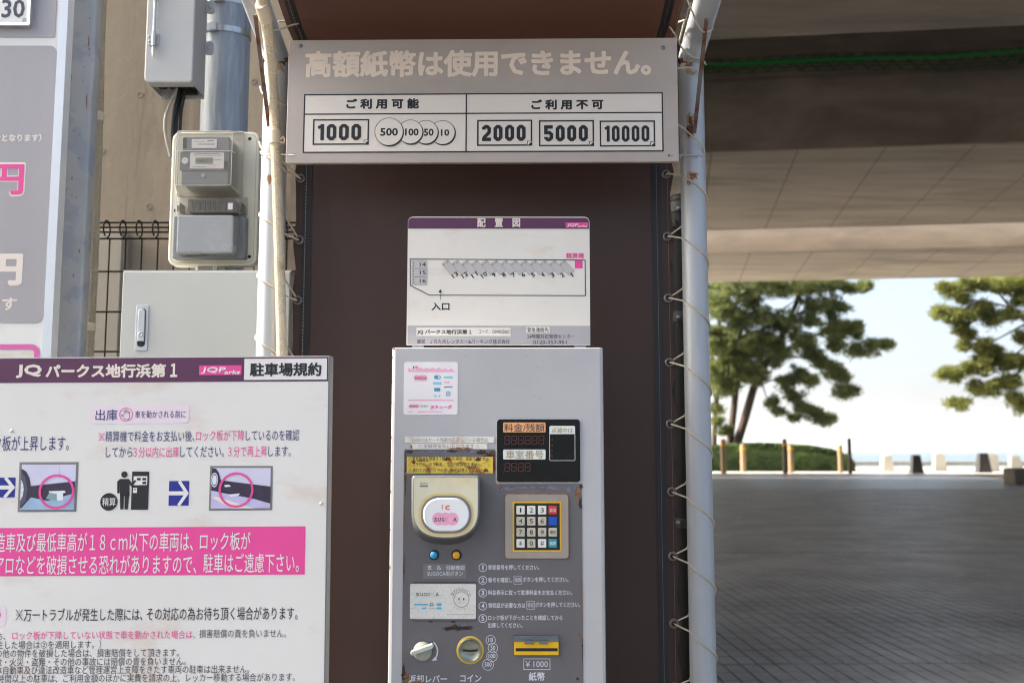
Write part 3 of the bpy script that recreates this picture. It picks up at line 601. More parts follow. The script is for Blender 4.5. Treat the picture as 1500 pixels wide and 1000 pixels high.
pine('broad dark pine with two leaning trunks over the left end of the hedge', 66, (1068, 688),
     [[(1069, 690, 15, 0), (1078, 655, 11, 0), (1092, 610, 10, 0), (1104, 568, 9, .3), (1128, 520, 8, .5), (1152, 480, 7, .6), (1172, 430, 5, .6)],
      [(1064, 690, 12, .5), (1070, 640, 9, .5), (1076, 590, 8, .8), (1080, 545, 7, 1), (1086, 470, 5, 1.4), (1110, 415, 3, 1.6)]],
     [([(1104, 568), (1118, 520), (1128, 470), (1150, 450), (1165, 440)], 5), ([(1140, 505), (1165, 465), (1172, 445), (1180, 420)], 5),
      ([(1104, 568), (1135, 555), (1170, 590), (1215, 618)], 3), ([(1128, 520), (1190, 525), (1215, 560), (1250, 573)], 3), ([(1150, 480), (1200, 490), (1250, 515), (1300, 508)], 3),
      ([(1078, 560), (1060, 520), (1048, 480)], 4), ([(1110, 540), (1122, 580), (1140, 600)], 2.5), ([(1152, 470), (1200, 440), (1275, 420)], 3)],
     [(1048, 440, 14, 10), (1046, 490, 14, 14), (1050, 540, 14, 16), (1060, 500, 22, 12), (1075, 545, 20, 22), (1100, 545, 20, 20), (1108, 505, 20, 20), (1085, 470, 18, 12), (1060, 455, 18, 12), (1120, 465, 18, 11), (1100, 440, 14, 7), (1090, 510, 22, 12), (1125, 500, 16, 8), (1070, 520, 18, 10), (1075, 418, 20, 12), (1115, 415, 22, 16), (1150, 418, 22, 18), (1190, 418, 22, 16),
      (1222, 416, 14, 8), (1245, 424, 8, 5), (1268, 420, 9, 5), (1150, 475, 16, 10), (1140, 520, 20, 13), (1172, 500, 16, 9), (1185, 470, 12, 7), (1190, 450, 8, 4), (1215, 452, 16, 9), (1233, 452, 7, 4),
      (1225, 485, 18, 12), (1250, 482, 12, 9), (1224, 508, 10, 6), (1255, 515, 10, 7), (1278, 508, 12, 6), (1298, 506, 7, 5), (1204, 533, 9, 6), (1222, 544, 11, 7), (1236, 553, 8, 4), (1236, 573, 11, 6), (1252, 573, 4, 3), (1190, 520, 10, 6),
      (1172, 550, 10, 6), (1150, 560, 10, 5), (1188, 560, 8, 4), (1162, 580, 10, 5), (1130, 590, 8, 4), (1141, 603, 5, 3), (1176, 598, 9, 6), (1192, 606, 9, 6), (1208, 615, 9, 6), (1218, 613, 4, 2), (1163, 612, 6, 3), (1060, 570, 14, 10), (1052, 618, 5, 3), (1062, 632, 6, 3)], pine1, 11, 120)
pine('thin pine half hidden by the galvanised pole at the left of the view', 69, (1046, 688), [[(1046, 690, 8, 0), (1046, 640, 7, 0), (1049, 590, 6, 0), (1058, 520, 5, 0), (1050, 440, 3, 0)]], [([(1049, 590), (1040, 560), (1030, 540)], 3)],
     [(1035, 560, 14, 10), (1038, 510, 18, 12), (1030, 450, 20, 14), (1050, 600, 8, 4), (1050, 415, 16, 8)], pine1, 12, 120)
pine('sunlit yellow green pine reaching in from the right picture edge', 62, (1590, 690), [[(1590, 692, 16, 0), (1580, 600, 13, 0), (1560, 500, 10, 0), (1540, 430, 8, 0), (1500, 380, 5, 0)]],
     [([(1575, 560), (1540, 560), (1500, 590)], 4), ([(1560, 500), (1510, 500), (1450, 550), (1420, 545)], 4), ([(1545, 450), (1500, 470), (1480, 450), (1455, 420), (1440, 405)], 6), ([(1560, 480), (1500, 475), (1455, 500), (1440, 510)], 4), ([(1480, 450), (1440, 440), (1400, 455)], 3)],
     [(1382, 421, 7, 5), (1396, 428, 9, 6), (1420, 416, 13, 9), (1445, 414, 12, 8), (1470, 420, 14, 9), (1495, 416, 14, 10), (1412, 440, 8, 4), (1440, 450, 9, 5), (1378, 458, 9, 7), (1396, 464, 11, 9), (1418, 462, 11, 8), (1410, 482, 9, 5), (1420, 492, 7, 4), (1452, 468, 10, 5), (1480, 462, 10, 5), (1494, 440, 10, 6),
      (1440, 510, 12, 9), (1455, 514, 8, 6), (1412, 508, 7, 3), (1385, 547, 8, 5), (1400, 549, 10, 7), (1420, 540, 9, 6), (1440, 535, 13, 9), (1465, 530, 13, 9), (1490, 530, 14, 9), (1430, 570, 10, 6), (1455, 568, 12, 7), (1480, 560, 12, 7), (1408, 592, 9, 4), (1395, 591, 5, 2), (1486, 583, 9, 5), (1498, 596, 8, 5), (1494, 495, 8, 4)] + [(1520 + 14 * (i % 8), 400 + 28 * (i // 8), 16, 6) for i in range(48)], pine2, 13, 110)
# ================================================================== canopy (poles, brown sheet, cords)
YP = 2.35; PR = 0.0303
def px_pole(path_px):  # pixel stations with their own distance
    return [P(a, b_, y) for a, b_, y in path_px]
xr = P(1016, 300, YP).x; xl = P(400, 300, YP).x
zk = P(1013, 92, YP).z
canopy = thing('canopy', 'brown fabric canopy laced onto a bent galvanised pipe frame behind the payment machine', 'canopy', (0.0, YP, 0))
arc = [(0.0, 0.0), (-.10, .031), (-.24, .075), (-.45, .15), (-.75, .235), (-1.1, .29), (-1.45, .32)]
for s_, x in ((1, xr), (-1, xl)):
    q = MB(); q.tube([(x, YP, 0), (x, YP, zk)], PR, galv, 28)
    q.build('pole', canopy, world=True)
    q = MB(); q.tube([(x, YP + .0, zk - .0), (x, YP - .006, zk + .012)] + [(x + s_ * (.03 * -dy), YP + dy, zk + .012 + dz) for dy, dz in arc[1:]], PR * 1.0, galv, 28)
    q.build('roof_pipe', canopy, world=True)
    q = MB(); q.lathe_y(0, 0, [(0, 0)], rust, 3) if False else None
    # weld at the bend with rust around it
    ringp = []
    for k in range(40):
        a = 2 * math.pi * k / 40; ringp.append((x + math.cos(a) * (PR + .001), YP + math.sin(a) * (PR + .001), zk + .004 + .004 * math.sin(a * 1)))
    q.tube(ringp + [ringp[0]], .0045, rust, 6, cap=False); q.build('weld', canopy, world=True)
# cross pipe that carries the roof front edge
q = MB(); q.tube([(xl - .04, YP - 1.45, zk + .335), (xr + .04, YP - 1.45, zk + .335)], PR * .8, galv, 16); q.build('cross_pipe', canopy, world=True)
# fabric: path up the back then over the roof
YS = 2.38
gl = [(440, 262), (439, 352), (437, 440), (435, 530), (433, 622), (431, 715), (429, 810), (427, 905), (425, 1000)]
gr = [(975, 256), (977, 347), (979, 437), (982, 531), (984, 621), (987, 720), (990, 814), (991, 912), (993, 1005)]
gzl = [P(a, b_, YS).z for a, b_ in gl]; gzr = [P(a, b_, YS).z for a, b_ in gr]
gxl = P(439, 352, YS).x; gxr = P(977, 347, YS).x
backp = [(YS, z) for z in [i * .06 for i in range(0, 37)] if z < zk - .02] + [(YS - .004, zk + .01)]
roofp = [(YS + dy - .03, zk + dz + .012) for dy, dz in arc[1:]]
rp2 = []
for (a, b_), (c, d) in zip(roofp, roofp[1:]):
    for f in range(4): rp2.append((a + (c - a) * f / 4, b_ + (d - b_) * f / 4))
prof = backp + [(YS - .03, zk + .03)] + rp2 + [roofp[-1]]
def wob(z, zs, amp):   # flap edge drawn towards each eyelet
    dmin = min(abs(z - g_) for g_ in zs); return amp * math.cos(min(1, dmin / .075) * math.pi)
def strip(x0f, x1f, n, dy, mat, name, sm=True):
    q = MB(); rows = []
    for (y, z) in prof:
        a, b_ = x0f(y, z), x1f(y, z)
        rows.append([(a + (b_ - a) * k / n, y + dy + 0.006 * noise.noise(Vector((a + (b_ - a) * k / n * 1.3, z * 1.1, 5))), z) for k in range(n + 1)])
    q.add([v for r_ in rows for v in r_], [(i * (n + 1) + k, i * (n + 1) + k + 1, (i + 1) * (n + 1) + k + 1, (i + 1) * (n + 1) + k) for i in range(len(rows) - 1) for k in range(n)], mat, sm)
    return q.build(name, canopy, world=True)
xsl = P(452, 500, YS).x; xsr = P(959, 500, YS).x
def widen(y): return max(0, (YS - y)) * .03
strip(lambda y, z: xsl - widen(y), lambda y, z: xsr + widen(y), 24, 0, fabric, 'sheet')
strip(lambda y, z: xsl - .022 - widen(y), lambda y, z: xsl + .001 - widen(y), 1, -.003, sheet_seam, 'seam_band')
strip(lambda y, z: xsr - .001 + widen(y), lambda y, z: xsr + .020 + widen(y), 1, -.003, sheet_seam, 'seam_band')
strip(lambda y, z: gxl - .012 - .004 * wob(z, gzl, 1) - widen(y), lambda y, z: xsl - .020 - widen(y), 3, -.001, fabric, 'edge_flap')
strip(lambda y, z: xsr + .018 + widen(y), lambda y, z: gxr + .013 + .007 * wob(z, gzr, 1) + widen(y), 3, -.001, fabric, 'edge_flap')
for xx in (gxl + .014, gxr + .002, xsl - .012, xsr + .009):
    q = MB(); z = 0.02; pts_ = [(y, zz) for y, zz in prof]
    for (y0, z0), (y1, z1) in zip(pts_, pts_[1:]):
        nn_ = max(1, int(math.hypot(y1 - y0, z1 - z0) / .008))
        for k in range(0, nn_):
            f0, f1 = k / nn_, (k + .7) / nn_; w = widen(y0) * (1 if xx > 0 else -1)
            q.add([(xx + w - .0004, y0 + (y1 - y0) * f0 - .0075, z0 + (z1 - z0) * f0), (xx + w + .0004, y0 + (y1 - y0) * f0 - .0075, z0 + (z1 - z0) * f0), (xx + w + .0004, y0 + (y1 - y0) * f1 - .0075, z0 + (z1 - z0) * f1), (xx + w - .0004, y0 + (y1 - y0) * f1 - .0075, z0 + (z1 - z0) * f1)], [(0, 1, 2, 3)], stitch_m)
    q.build('stitching', canopy, world=True)
def eyelet(x, z, y=YS):
    q = MB(); y -= .006
    q.lathe_y(0, 0, [(.0062, .003), (.0064, -.0015), (.0085, -.0028), (.011, -.0015), (.0118, .002)], eyelet_m, 20)
    th = q.build('eyelet', canopy); th.location = (x, y - YP, z); return th
for z in gzl: eyelet(gxl, z)
for z in gzr: eyelet(gxr, z)
eyt = (P(981, 40, YS - .12), P(437, 35, YS - .12))
# cords spiral round the poles
def cord(x0, zs, side, name_lab, top):
    th = thing('lacing_cord', name_lab, 'cord', (x0, YP, 0)); q = MB(); path = []
    drop = .085
    zs = sorted(zs, reverse=True)
    ex = gxr if side > 0 else gxl
    for i, z in enumerate(zs):
        znext = zs[i + 1] if i + 1 < len(zs) else z - .15
        path.append((ex, YS + .006, z)); path.append((ex + side * .002, YS - .014, z - .001))
        # diagonal across the front face of the pole
        r_ = PR + .0022
        for k in range(13):
            a = R(205 + (0 - 205 + 360 - 0) * 0) if False else None
            th_ = R(200 + (380 - 200) * k / 12) if side > 0 else R(340 - (340 - 160) * k / 12)
            f = k / 12; zz = z - .012 - (drop - .012) * f if side > 0 else z + .008 + .058 * f
            path.append((x0 + r_ * math.cos(th_), YP + r_ * math.sin(th_), zz))
        ze = path[-1][2]
        for k in range(1, 9):   # round the back
            th_ = R(20 + 140 * k / 8) if side > 0 else R(160 - 140 * k / 8)
            f = k / 8; zt = znext + .014 if side > 0 else znext + .03
            path.append((x0 + r_ * math.cos(th_), YP + r_ * math.sin(th_), ze + (zt - ze) * f * .9))
    q.tube(path, .0021, cord_m, 6); q.build('cord', th, world=True); return th
tp = zk
cord(xr, [tp - .03 + .0] + gzr if False else gzr, 1, 'pale cord laced round the right galvanised pole and the canopy eyelets', tp)
cord(xl, gzl[:9], -1, 'pale cord laced round the left galvanised pole beside the ribbed conduit', tp)
# cords at the bends near the sign corners
def loosecord(pts_, lab, r_=.002):
    p0_ = P(*pts_[0]); th = thing('tie_cord', lab, 'cord', p0_); q = MB(); pp = [P(*a) for a in pts_]; sm_ = []
    for i in range(len(pp) - 1):
        a = pp[max(i - 1, 0)]; b_ = pp[i]; c = pp[i + 1]; d = pp[min(i + 2, len(pp) - 1)]
        for k in range(5):
            t_ = k / 5; sm_.append(.5 * ((2 * b_) + (c - a) * t_ + (2 * a - 5 * b_ + 4 * c - d) * t_ ** 2 + (3 * b_ - a - 3 * c + d) * t_ ** 3))
    sm_.append(pp[-1]); q.tube(sm_, r_, cord_m, 6); q.build('cord', th, world=True)
loosecord([(981, 40, 2.22), (988, 50, 2.2), (1000, 72, 2.27), (1014, 83, 2.285), (1028, 88, 2.31), (1034, 95, 2.35)], 'pale cord from the top right eyelet across the pole bend')
loosecord([(1005, -3, 2.06), (1010, 8, 2.06), (1017, 25, 2.1), (1023, 39, 2.13), (1030, 47, 2.17), (1040, 46, 2.2), (1044, 40, 2.24), (1040, 38, 2.28)], 'pale cord looped round the right roof pipe above the rusty bar')
loosecord([(1012, 5, 2.1), (1004, 28, 2.2), (999, 45, 2.26), (995, 60, 2.3)], 'thin taut pale cord beside the right roof pipe behind the loop')
loosecord([(981, 38, 2.25), (993, 33, 2.28), (1005, 29, 2.26)], 'short pale cord stub from the top right eyelet to the roof pipe')
loosecord([(992, 101, 2.30), (1005, 99, 2.305), (1018, 102, 2.305), (1028, 112, 2.33), (1030, 122, 2.36)], 'pale cord round the right pole just under the rusty weld')
loosecord([(992, 182, 2.3), (1003, 190, 2.305), (1017, 202, 2.3), (1029, 213, 2.315), (1033, 228, 2.34)], 'pale cord crossing the end of the rusty bar on the right pole')
loosecord([(437, 35, 2.22), (425, 38, 2.2), (412, 43, 2.17), (401, 45, 2.16)], 'pale cord from the top left eyelet to the left roof pipe')
loosecord([(424, 31, 2.3), (408, 32, 2.27)], 'short white cord above the top left eyelet cord')
loosecord([(381, 127, 2.33), (384, 136, 2.31), (392, 141, 2.3), (405, 146, 2.31), (419, 156, 2.34)], 'pale cord on the left pole above the conduit clamp')
loosecord([(380, 208, 2.33), (383, 217, 2.31), (392, 224, 2.3), (400, 226, 2.3)], 'pale cord on the left pole level with the conduit clamp')
loosecord([(410, 232, 2.3), (425, 247, 2.34), (440, 262, 2.36)], 'yellowed cord running to the uppermost left eyelet below the sign')
def wiretie(pts_, lab):
    th = thing('wire_tie', lab, 'wire', P(*pts_[0])); q = MB(); q.tube([P(*a) for a in pts_], .0009, stainless, 5); q.build('wire', th, world=True)
wiretie([(981, 228, 2.17), (992, 227, 2.20), (1000, 226, 2.31), (1016, 227, 2.315), (1028, 229, 2.32), (1033, 229, 2.35), (1033, 232, 2.36), (1020, 230, 2.315), (1000, 229, 2.29), (985, 228, 2.18)], 'steel wire tying the sign lower right corner to the pole')
wiretie([(432, 227, 2.17), (422, 227, 2.2), (410, 226, 2.29), (395, 226, 2.315), (384, 228, 2.33), (381, 229, 2.35), (384, 232, 2.33), (398, 229, 2.315), (412, 228, 2.3)], 'steel wire tying the sign lower left corner to the pole')
def flatbar(a, b_, w, lab, mats):
    p0_, p1 = P(*a), P(*b_); th = thing('flat_bar', lab, 'steel bar', p1); q = MB(); d = (p1 - p0_).normalized(); sx_ = Vector((1, 0, 0)); sx_ = (sx_ - d * sx_.dot(d)).normalized(); nn_ = d.cross(sx_)
    v = [p + sx_ * (w / 2 * i) + nn_ * (.0025 * j) for p in (p0_, p1) for i in (-1, 1) for j in (-1, 1)]
    q.add(v, [(0, 1, 3, 2), (4, 6, 7, 5), (0, 4, 5, 1), (2, 3, 7, 6), (0, 2, 6, 4), (1, 5, 7, 3)], mats); q.build('bar', th, world=True); return th
bar_m = M('rusty_bar', C(118, 108, 100), .7, .2, var=.2, vscale=30, stain=(rustc, 30, .42, .6, (1, 1, .5), .95), bump=.2, bscale=200)
flatbar((1035, 27, 2.16), (1017, 195, 2.30), .0085, 'rusty flat steel bar welded across the bend of the right pole', bar_m)
flatbar((374, 22, 2.12), (394, 185, 2.295), .0085, 'rusty flat steel bar along the left pole beside the ribbed conduit', bar_m)
# rust marks on the poles (thin curved patches lying on the pipe)
def pipe_stain(x, px, py, w, h, seed, mt=rust_light, r_=PR):
    rnd = random.Random(seed); c = P(px, py, YP - r_); q = MB(); pts_ = []
    for k in range(16):
        a = 2 * math.pi * k / 16; rr_ = 1 + rnd.uniform(-.45, .35); pts_.append((c.x + w / 2 * rr_ * math.cos(a), c.z + h / 2 * rr_ * math.sin(a)))
    vs_ = [(c.x, 0, c.z)] + [(a, 0, b_) for a, b_ in pts_]; out = []
    for a, _, b_ in vs_:
        dx = max(-r_ * .98, min(r_ * .98, a - x)); out.append((x + dx * 1.012, YP - math.sqrt(max(0, r_ * r_ - dx * dx)) * 1.012 - .0004 - (0 if mt is rust_halo else .0004), b_))
    q.add(out, [(0, 1 + k, 1 + (k + 1) % 16) for k in range(16)], mt); q.build('rust_stain', canopy, world=True)
pipe_stain(xr, 1015, 258, .030, .022, 21, rust_halo); pipe_stain(xr, 1008, 95, .052, .045, 22, rust_halo); pipe_stain(xr, 1011, 185, .024, .075, 23, rust_halo); pipe_stain(xl, 410, 88, .04, .05, 24, rust_halo); pipe_stain(xr, 1015, 258, .018, .016, 1); pipe_stain(xr, 1009, 266, .007, .02, 2); pipe_stain(xr, 1006, 92, .04, .022, 3); pipe_stain(xr, 1000, 84, .022, .03, 4, rust); pipe_stain(xr, 1011, 188, .012, .05, 5, rust)
pipe_stain(xl, 395, 262, .012, .025, 6); pipe_stain(xl, 412, 85, .03, .03, 8, rust)
# ------------------------------------------------------------------ ribbed conduits
def ribbed(path, r0, r1, pitch, mat, name, parent, seg=14):
    pp = []; P_ = [Vector(p) for p in path]
    dense = []
    for i in range(len(P_) - 1):
        a = P_[max(i - 1, 0)]; b_ = P_[i]; c = P_[i + 1]; d = P_[min(i + 2, len(P_) - 1)]
        for k in range(24):
            t_ = k / 24; dense.append(.5 * ((2 * b_) + (c - a) * t_ + (2 * a - 5 * b_ + 4 * c - d) * t_ ** 2 + (3 * b_ - a - 3 * c + d) * t_ ** 3))
    dense.append(P_[-1]); L = [0]
    for a, b_ in zip(dense, dense[1:]): L.append(L[-1] + (b_ - a).length)
    pos = []; s2 = 0; j = 0; rad = []
    while s2 < L[-1]:
        for off, rr_ in ((0, r0), (pitch * .15, r1), (pitch * .6, r1), (pitch * .75, r0)):
            s3 = s2 + off
            while j < len(L) - 2 and L[j + 1] < s3: j += 1
            f = (s3 - L[j]) / max(1e-9, L[j + 1] - L[j]); pos.append(dense[j].lerp(dense[j + 1], f)); rad.append(rr_)
        s2 += pitch
    q = MB(); q.tube(pos, 1, mat, seg, radii=rad, smooth=False); return q.build(name, parent, world=True)
cpts = [(372, -60, 1.98), (385, 8, 2.08), (391, 40, 2.14), (397, 90, 2.20), (401, 150, 2.265), (403.5, 200, 2.28), (407, 300, 2.295), (410, 400, 2.30), (413, 525, 2.30), (414, 700, 2.30), (412, 1000, 2.31)]
cd = thing('ribbed_conduit', 'cream ribbed plastic conduit running down the front of the left galvanised pole', 'conduit', P(412, 1000, 2.31))
ribbed([P(*a) for a in cpts], .0110, .0126, .0044, conduit_beige, 'ribbed_tube', cd)
q = MB(); a, b_ = P(383, 8, 2.075), P(388, 22, 2.1); q.tube([P(382.5, 6, 2.07), P(384, 9, 2.075), P(390, 28, 2.115), P(391, 32, 2.12)], 1, conduit_beige, 18, radii=[.0145, .0155, .0155, .0138]); q.build('coupling', cd, world=True)
q = MB(); q.tube([P(403, 192, 2.276), P(403.5, 210, 2.28)], .0158, conduit_beige, 20); q.tube([P(411, 204, 2.27), P(415, 200, 2.27), P(417.5, 204, 2.27), P(416, 210, 2.27), P(411, 208, 2.27)], .0022, conduit_beige, 6); q.build('clamp', cd, world=True)
g2 = [(157, -60, 2.80), (149, 20, 2.8), (145.5, 150, 2.82), (142, 260, 2.82), (137, 400, 2.82), (131, 520, 2.82), (126, 650, 2.82)]
cg = thing('ribbed_conduit', 'grey beige ribbed conduit beside the square steel column at left', 'conduit', P(126, 650, 2.82))
ribbed([P(*a) for a in g2], .0108, .013, .006, conduit_grey, 'ribbed_tube', cg)
for cx, cy in ((145, 171), (132.5, 479)):
    q = MB(); q.tube([P(cx + .3, cy - 6, 2.82), P(cx + .2, cy - 4, 2.82), P(cx - .2, cy + 4, 2.82), P(cx - .3, cy + 6, 2.82)], 1, conduit_beige, 18, radii=[.0135, .0152, .0152, .0135]); q.build('clamp', cg, world=True)
# ------------------------------------------------------------------ fence
YF = 3.3
fence = thing('mesh_fence', 'black welded wire mesh fence in front of the concrete pier', 'fence', (-.6, YF, 0))
fx0 = P(-60, 350, YF).x; fx1 = P(996, 350, YF).x; zt = P(200, 350, YF).z
xs0 = P(161, 352, YF).x; pitch = .0543; k0 = int((fx0 - xs0) / pitch); w0 = None; k = k0
loop_r = .028
while xs0 + k * pitch < fx1:
    x = xs0 + k * pitch; k += 1
    if w0 is None:
        q = MB(); q.tube([(0, 0, .05 - 0), (0, 0, zt)], .0028, wire_black, 6, cap=False)
        q.tube([(0, .0, zt - .002)] + [(0, -loop_r + loop_r * math.cos(R(a)) * 1.0, zt + loop_r + loop_r * math.sin(R(a))) for a in range(-80, 270, 25)], .0028, wire_black, 6, cap=False); w0 = q.build('vertical_wire', fence); o = w0
    else: o = w0.copy(); COL.objects.link(o)
    o.location = (x + .6, 0, 0)
hz = [zt, zt + .0105, zt + .0265, zt + .055] + [P(200, yy, YF).z for yy in (398, 457, 515)]
h0 = None
for i, z in enumerate(hz + [hz[-1] - .137 * j for j in range(1, 8)]):
    if h0 is None: q = MB(); q.tube([(fx0 + .6, 0, 0), (fx1 + .6, 0, 0)], .0031, wire_black, 6); h0 = q.build('horizontal_wire', fence); o = h0
    else: o = h0.copy(); COL.objects.link(o)
    o.location = (0, -.058 if i in (1, 2) else -.004 if i in (0, 3) else -.005, z)
q = MB(); fp = P(998, 300, YF); q.tube([(fp.x, YF, 0), (fp.x, YF, P(998, 296, YF).z), (fp.x, YF, P(998, 291, YF).z), (fp.x, YF, P(998, 287, YF).z), (fp.x, YF, P(998, 285.5, YF).z)], 1, wire_black, 20, radii=[.045, .045, .045, .034, .014]); q.build('post', fence, world=True)
for yy in (306, 465, 765):
    q = MB(); q.tube([(fp.x, YF, P(998, yy - 7, YF).z), (fp.x, YF, P(998, yy + 7, YF).z)], .0485, black_pl, 20); c = P(993, yy, YF - .04); q.lathe_y(c.x, c.z, [(.006, YF - .04), (.006, YF - .05), (.004, YF - .052), (0, YF - .052)], bill_steel, 12); q.build('post_clamp', fence, world=True)
# black dark board behind gap to right of sheet: the fence panel beyond stays visible
# ------------------------------------------------------------------ utility pole + bands
YU = 3.05; ux = P(331, 100, YU).x; ur = (P(365, 100, YU).x - P(298, 100, YU).x) / 2
up = thing('utility_pole', 'thick blue grey galvanised steel utility pole behind the electric meter', 'pole', (ux, YU, 0))
q = MB(); q.tube([(0, 0, 0), (0, 0, P(331, 44, YU).z), (0, 0, P(331, 41, YU).z), (0, 0, 4.5)], 1, galv_pole, 40, radii=[ur, ur, ur * 1.015, ur * 1.015]); q.build('shaft', up)
for yy, tilt in ((12, .02), (53, .05)):
    z = P(331, yy, YU).z; q = MB(); rg = [(math.cos(R(a)) * (ur * 1.015 + .002), math.sin(R(a)) * (ur * 1.015 + .002), z - .012 * math.cos(R(a + 90)) * 0 + tilt * .1 * math.sin(R(a))) for a in range(0, 361, 10)]
    n_ = len(rg); q.add([(a, b_, c - .009) for a, b_, c in rg] + [(a, b_, c + .009) for a, b_, c in rg], [(i, i + 1, i + 1 + n_, i + n_) for i in range(n_ - 1)], stainless, True)
    a_ = R(-97 if yy == 12 else -112); 
    for k_, (w_, dd) in enumerate(((.045, .004), (.022, .010))):
        cx, cy = math.cos(a_ + .1 * k_) * (ur + .002), math.sin(a_ + .1 * k_) * (ur + .002)
        q.box(cx - w_ / 2, cx + w_ / 2, cy - dd - .004, cy + .004, z - .011 - .001 * k_ - .004, z + .011 + .001 * k_ - .004, stainless)
    q.build('band', up)
# ------------------------------------------------------------------ square column + price board
YC = 2.70
colm = thing('steel_column', 'square galvanised steel column with rust specks at the price board edge', 'column', (P(110, 300, YC).x, YC, 0))
cx0, cx1 = P(60, 300, YC).x, P(129, 260, YC).x
q = MB(); o_ = [(cx0, YC), (cx1 - .008, YC), (cx1 - .0023, YC + .0023), (cx1, YC + .008), (cx1, YC + .042), (cx0, YC + .042)]
n_ = len(o_); q.add([(a, b_, 0) for a, b_ in o_] + [(a, b_, 4) for a, b_ in o_], [(k, (k + 1) % n_, (k + 1) % n_ + n_, k + n_) for k in range(n_)] + [tuple(range(n_, 2 * n_))], galv_dull, False); q.build('shaft', colm, world=True)
q = MB(); rnd = random.Random(9)
for py, w_, h_, ox in [(62, .005, .035, .004), (150, .004, .05, .002), (395, .006, .012, .05)] + [(rnd.uniform(0, 500), rnd.uniform(.002, .005), rnd.uniform(.003, .012), rnd.choice((.0, .004, .03, .06)) + rnd.uniform(0, .02)) for _ in range(26)]:
    c = P(132 + (py < 160) * 5, py, YC); pts_ = []
    for k in range(14):
        a = 2 * math.pi * k / 14; rr_ = 1 + rnd.uniform(-.4, .3); pts_.append((c.x * 0 + cx1 - .012 - ox + w_ / 2 * rr_ * math.cos(a), c.z + h_ / 2 * rr_ * math.sin(a)))
    q.flat(pts_, YC - .0006, rust_light)
c = P(79, 490, YC - .0005)
q.flat([(c.x + .012 * (1 + rnd.uniform(-.3, .3)) * math.cos(a), c.z + .05 * (1 + rnd.uniform(-.3, .3)) * math.sin(a)) for a in [k * .45 for k in range(14)]], YC - .0006, rust_light)
q.build('rust_stain', colm, world=True)
fr = Frame(86, 260, 2.60, yaw=0, roll=0.05, base=1.35)
pb = thing('price_board', 'tall grey parking price board with pink and white yen characters at left edge', 'sign board', fr.mat)
xa = fr.l(-420, 300)[0]; xe = fr.l(89, 260)[0]; q = MB(); q.box(xa, xe - .024, .003, .03, -.02, 2.3, price_white); q.build('board', pb)
q = MB(); q.box(xe - .024, xe, -.006, .031, -.03, 2.3, alu); q.box(xa, xe - .0245, -.006, .045, -.045, -.0205, alu); q.build('frame', pb)
# grey fields
q = MB(); f0 = fr.rect(-400, -400, 81, 54); xg = fr.l(80, 54)[0]; 
q.prism(rr(xa + .03, fr.l(60, 55)[1], fr.l(82, 20)[0], 2.25, .006), .0015, .0029, price_grey)
q.prism(rr(xa + .03, fr.l(50, 473)[1], fr.l(74, 250)[0], fr.l(60, 67)[1], .02), .0015, .0029, price_grey)
q.build('grey_field', pb)
q = MB(); fr.text(q, '円', -26, 38, 263, 52, .0010, cream_ink, bold=.055); fr.text(q, '円', -23, 35.5, 263, 46, .0006, pink, bold=.028)
fr.text(q, '円', -26, 34, 395, 48, .0010, cream_ink, bold=.045); fr.text(q, 'ます', -2 - 18, 25, 445, 19, .0010, cream_ink, bold=.03); fr.text(q, '金となります）', -10, 61, 202, 12, .0010, cream_ink, bold=.045)
o1 = rr(xa + .05, -.2, fr.l(57.5, 515)[0], fr.l(57, 504)[1], .022); o2 = outline_inset(o1, .0135); q.ring(o1, o2, .0010, M('faded_magenta_ink', C(214, 98, 168), .45))
q.build('lettering', pb, kind='stuff')
d0 = fr.rect(-120, -60, 50, 41); q = MB(); q.prism(rr(d0[0], d0[1], d0[2], d0[3], .004), -.012, .0028, white_ink, bev=.001); q.build('day_plate', pb)
pl = pb.children[-1]; q = MB(); o1 = rr(d0[0], d0[1], d0[2], d0[3], .004); o2 = outline_inset(o1, .0095); q.ring(o1, o2, -.0165, alu, y2=-.0128); q.ring(o1, o1, -.0165, alu, y2=.002); q.build('plate_frame', pl)
q = MB(); fr.text(q, '30', 2.5, 36.5, 13, 28, -.0126, M('plate_black', C(60, 66, 78), .5), bold=.02); fr.text(q, '日', 33.5, 38.5, 30.5, 6.5, -.0126, MATS['plate_black']); q.build('lettering', pl, kind='stuff')
# ------------------------------------------------------------------ cable box
cb = thing('cable_box', 'pale grey steel box with open underside strapped to the utility pole', 'junction box', P(250, 120, 2.68))
yb0, yb1 = 2.62, 2.735; bx0 = P(213, 60, yb0).x; bx1 = P(284, 60, yb0).x; bz = P(250, 121, yb0).z; bzt = 3.2
q = MB(); o1 = rr(bx0, bz, bx1, bzt, .012, 4, (.016, .01, .01, .01)); q.prism(o1, yb0, yb0 + .035, box_grey, bev=.004); 
for (a, b_, c, d) in ((bx0 + .004, bx0 + .007, bz + .004, bzt), (bx1 - .007, bx1 - .004, bz + .004, bzt)): q.box(a, b_, yb0 + .036, yb1, c, d, box_grey)
q.box(bx0 + .004, bx1 - .004, yb1 + .001, yb1 + .004, bz - .005, bzt, box_grey); q.build('housing', cb, world=True)
q = MB(); q.box(bx0 + .009, bx1 - .009, yb0 + .04, yb1 - .01, bz + .05, bz + .06, hollow)
for k in range(4): q.box(bx0 + .015 + k * .03, bx0 + .034 + k * .03, yb0 + .05, yb1 - .03, bz + .012, bz + .05, hollow)
q.box(bx1 - .06, bx1 - .02, yb1 - .02, yb1 - .005, bz + .004, bz + .03, hollow); q.build('interior', cb, world=True)
q = MB(); hxp = P(228, 40, yb0).x; yy_ = yb0 - .010
zz = [P(228, a, yb0).z for a in (3, 49, 56, 70, 74, 80, 86)]
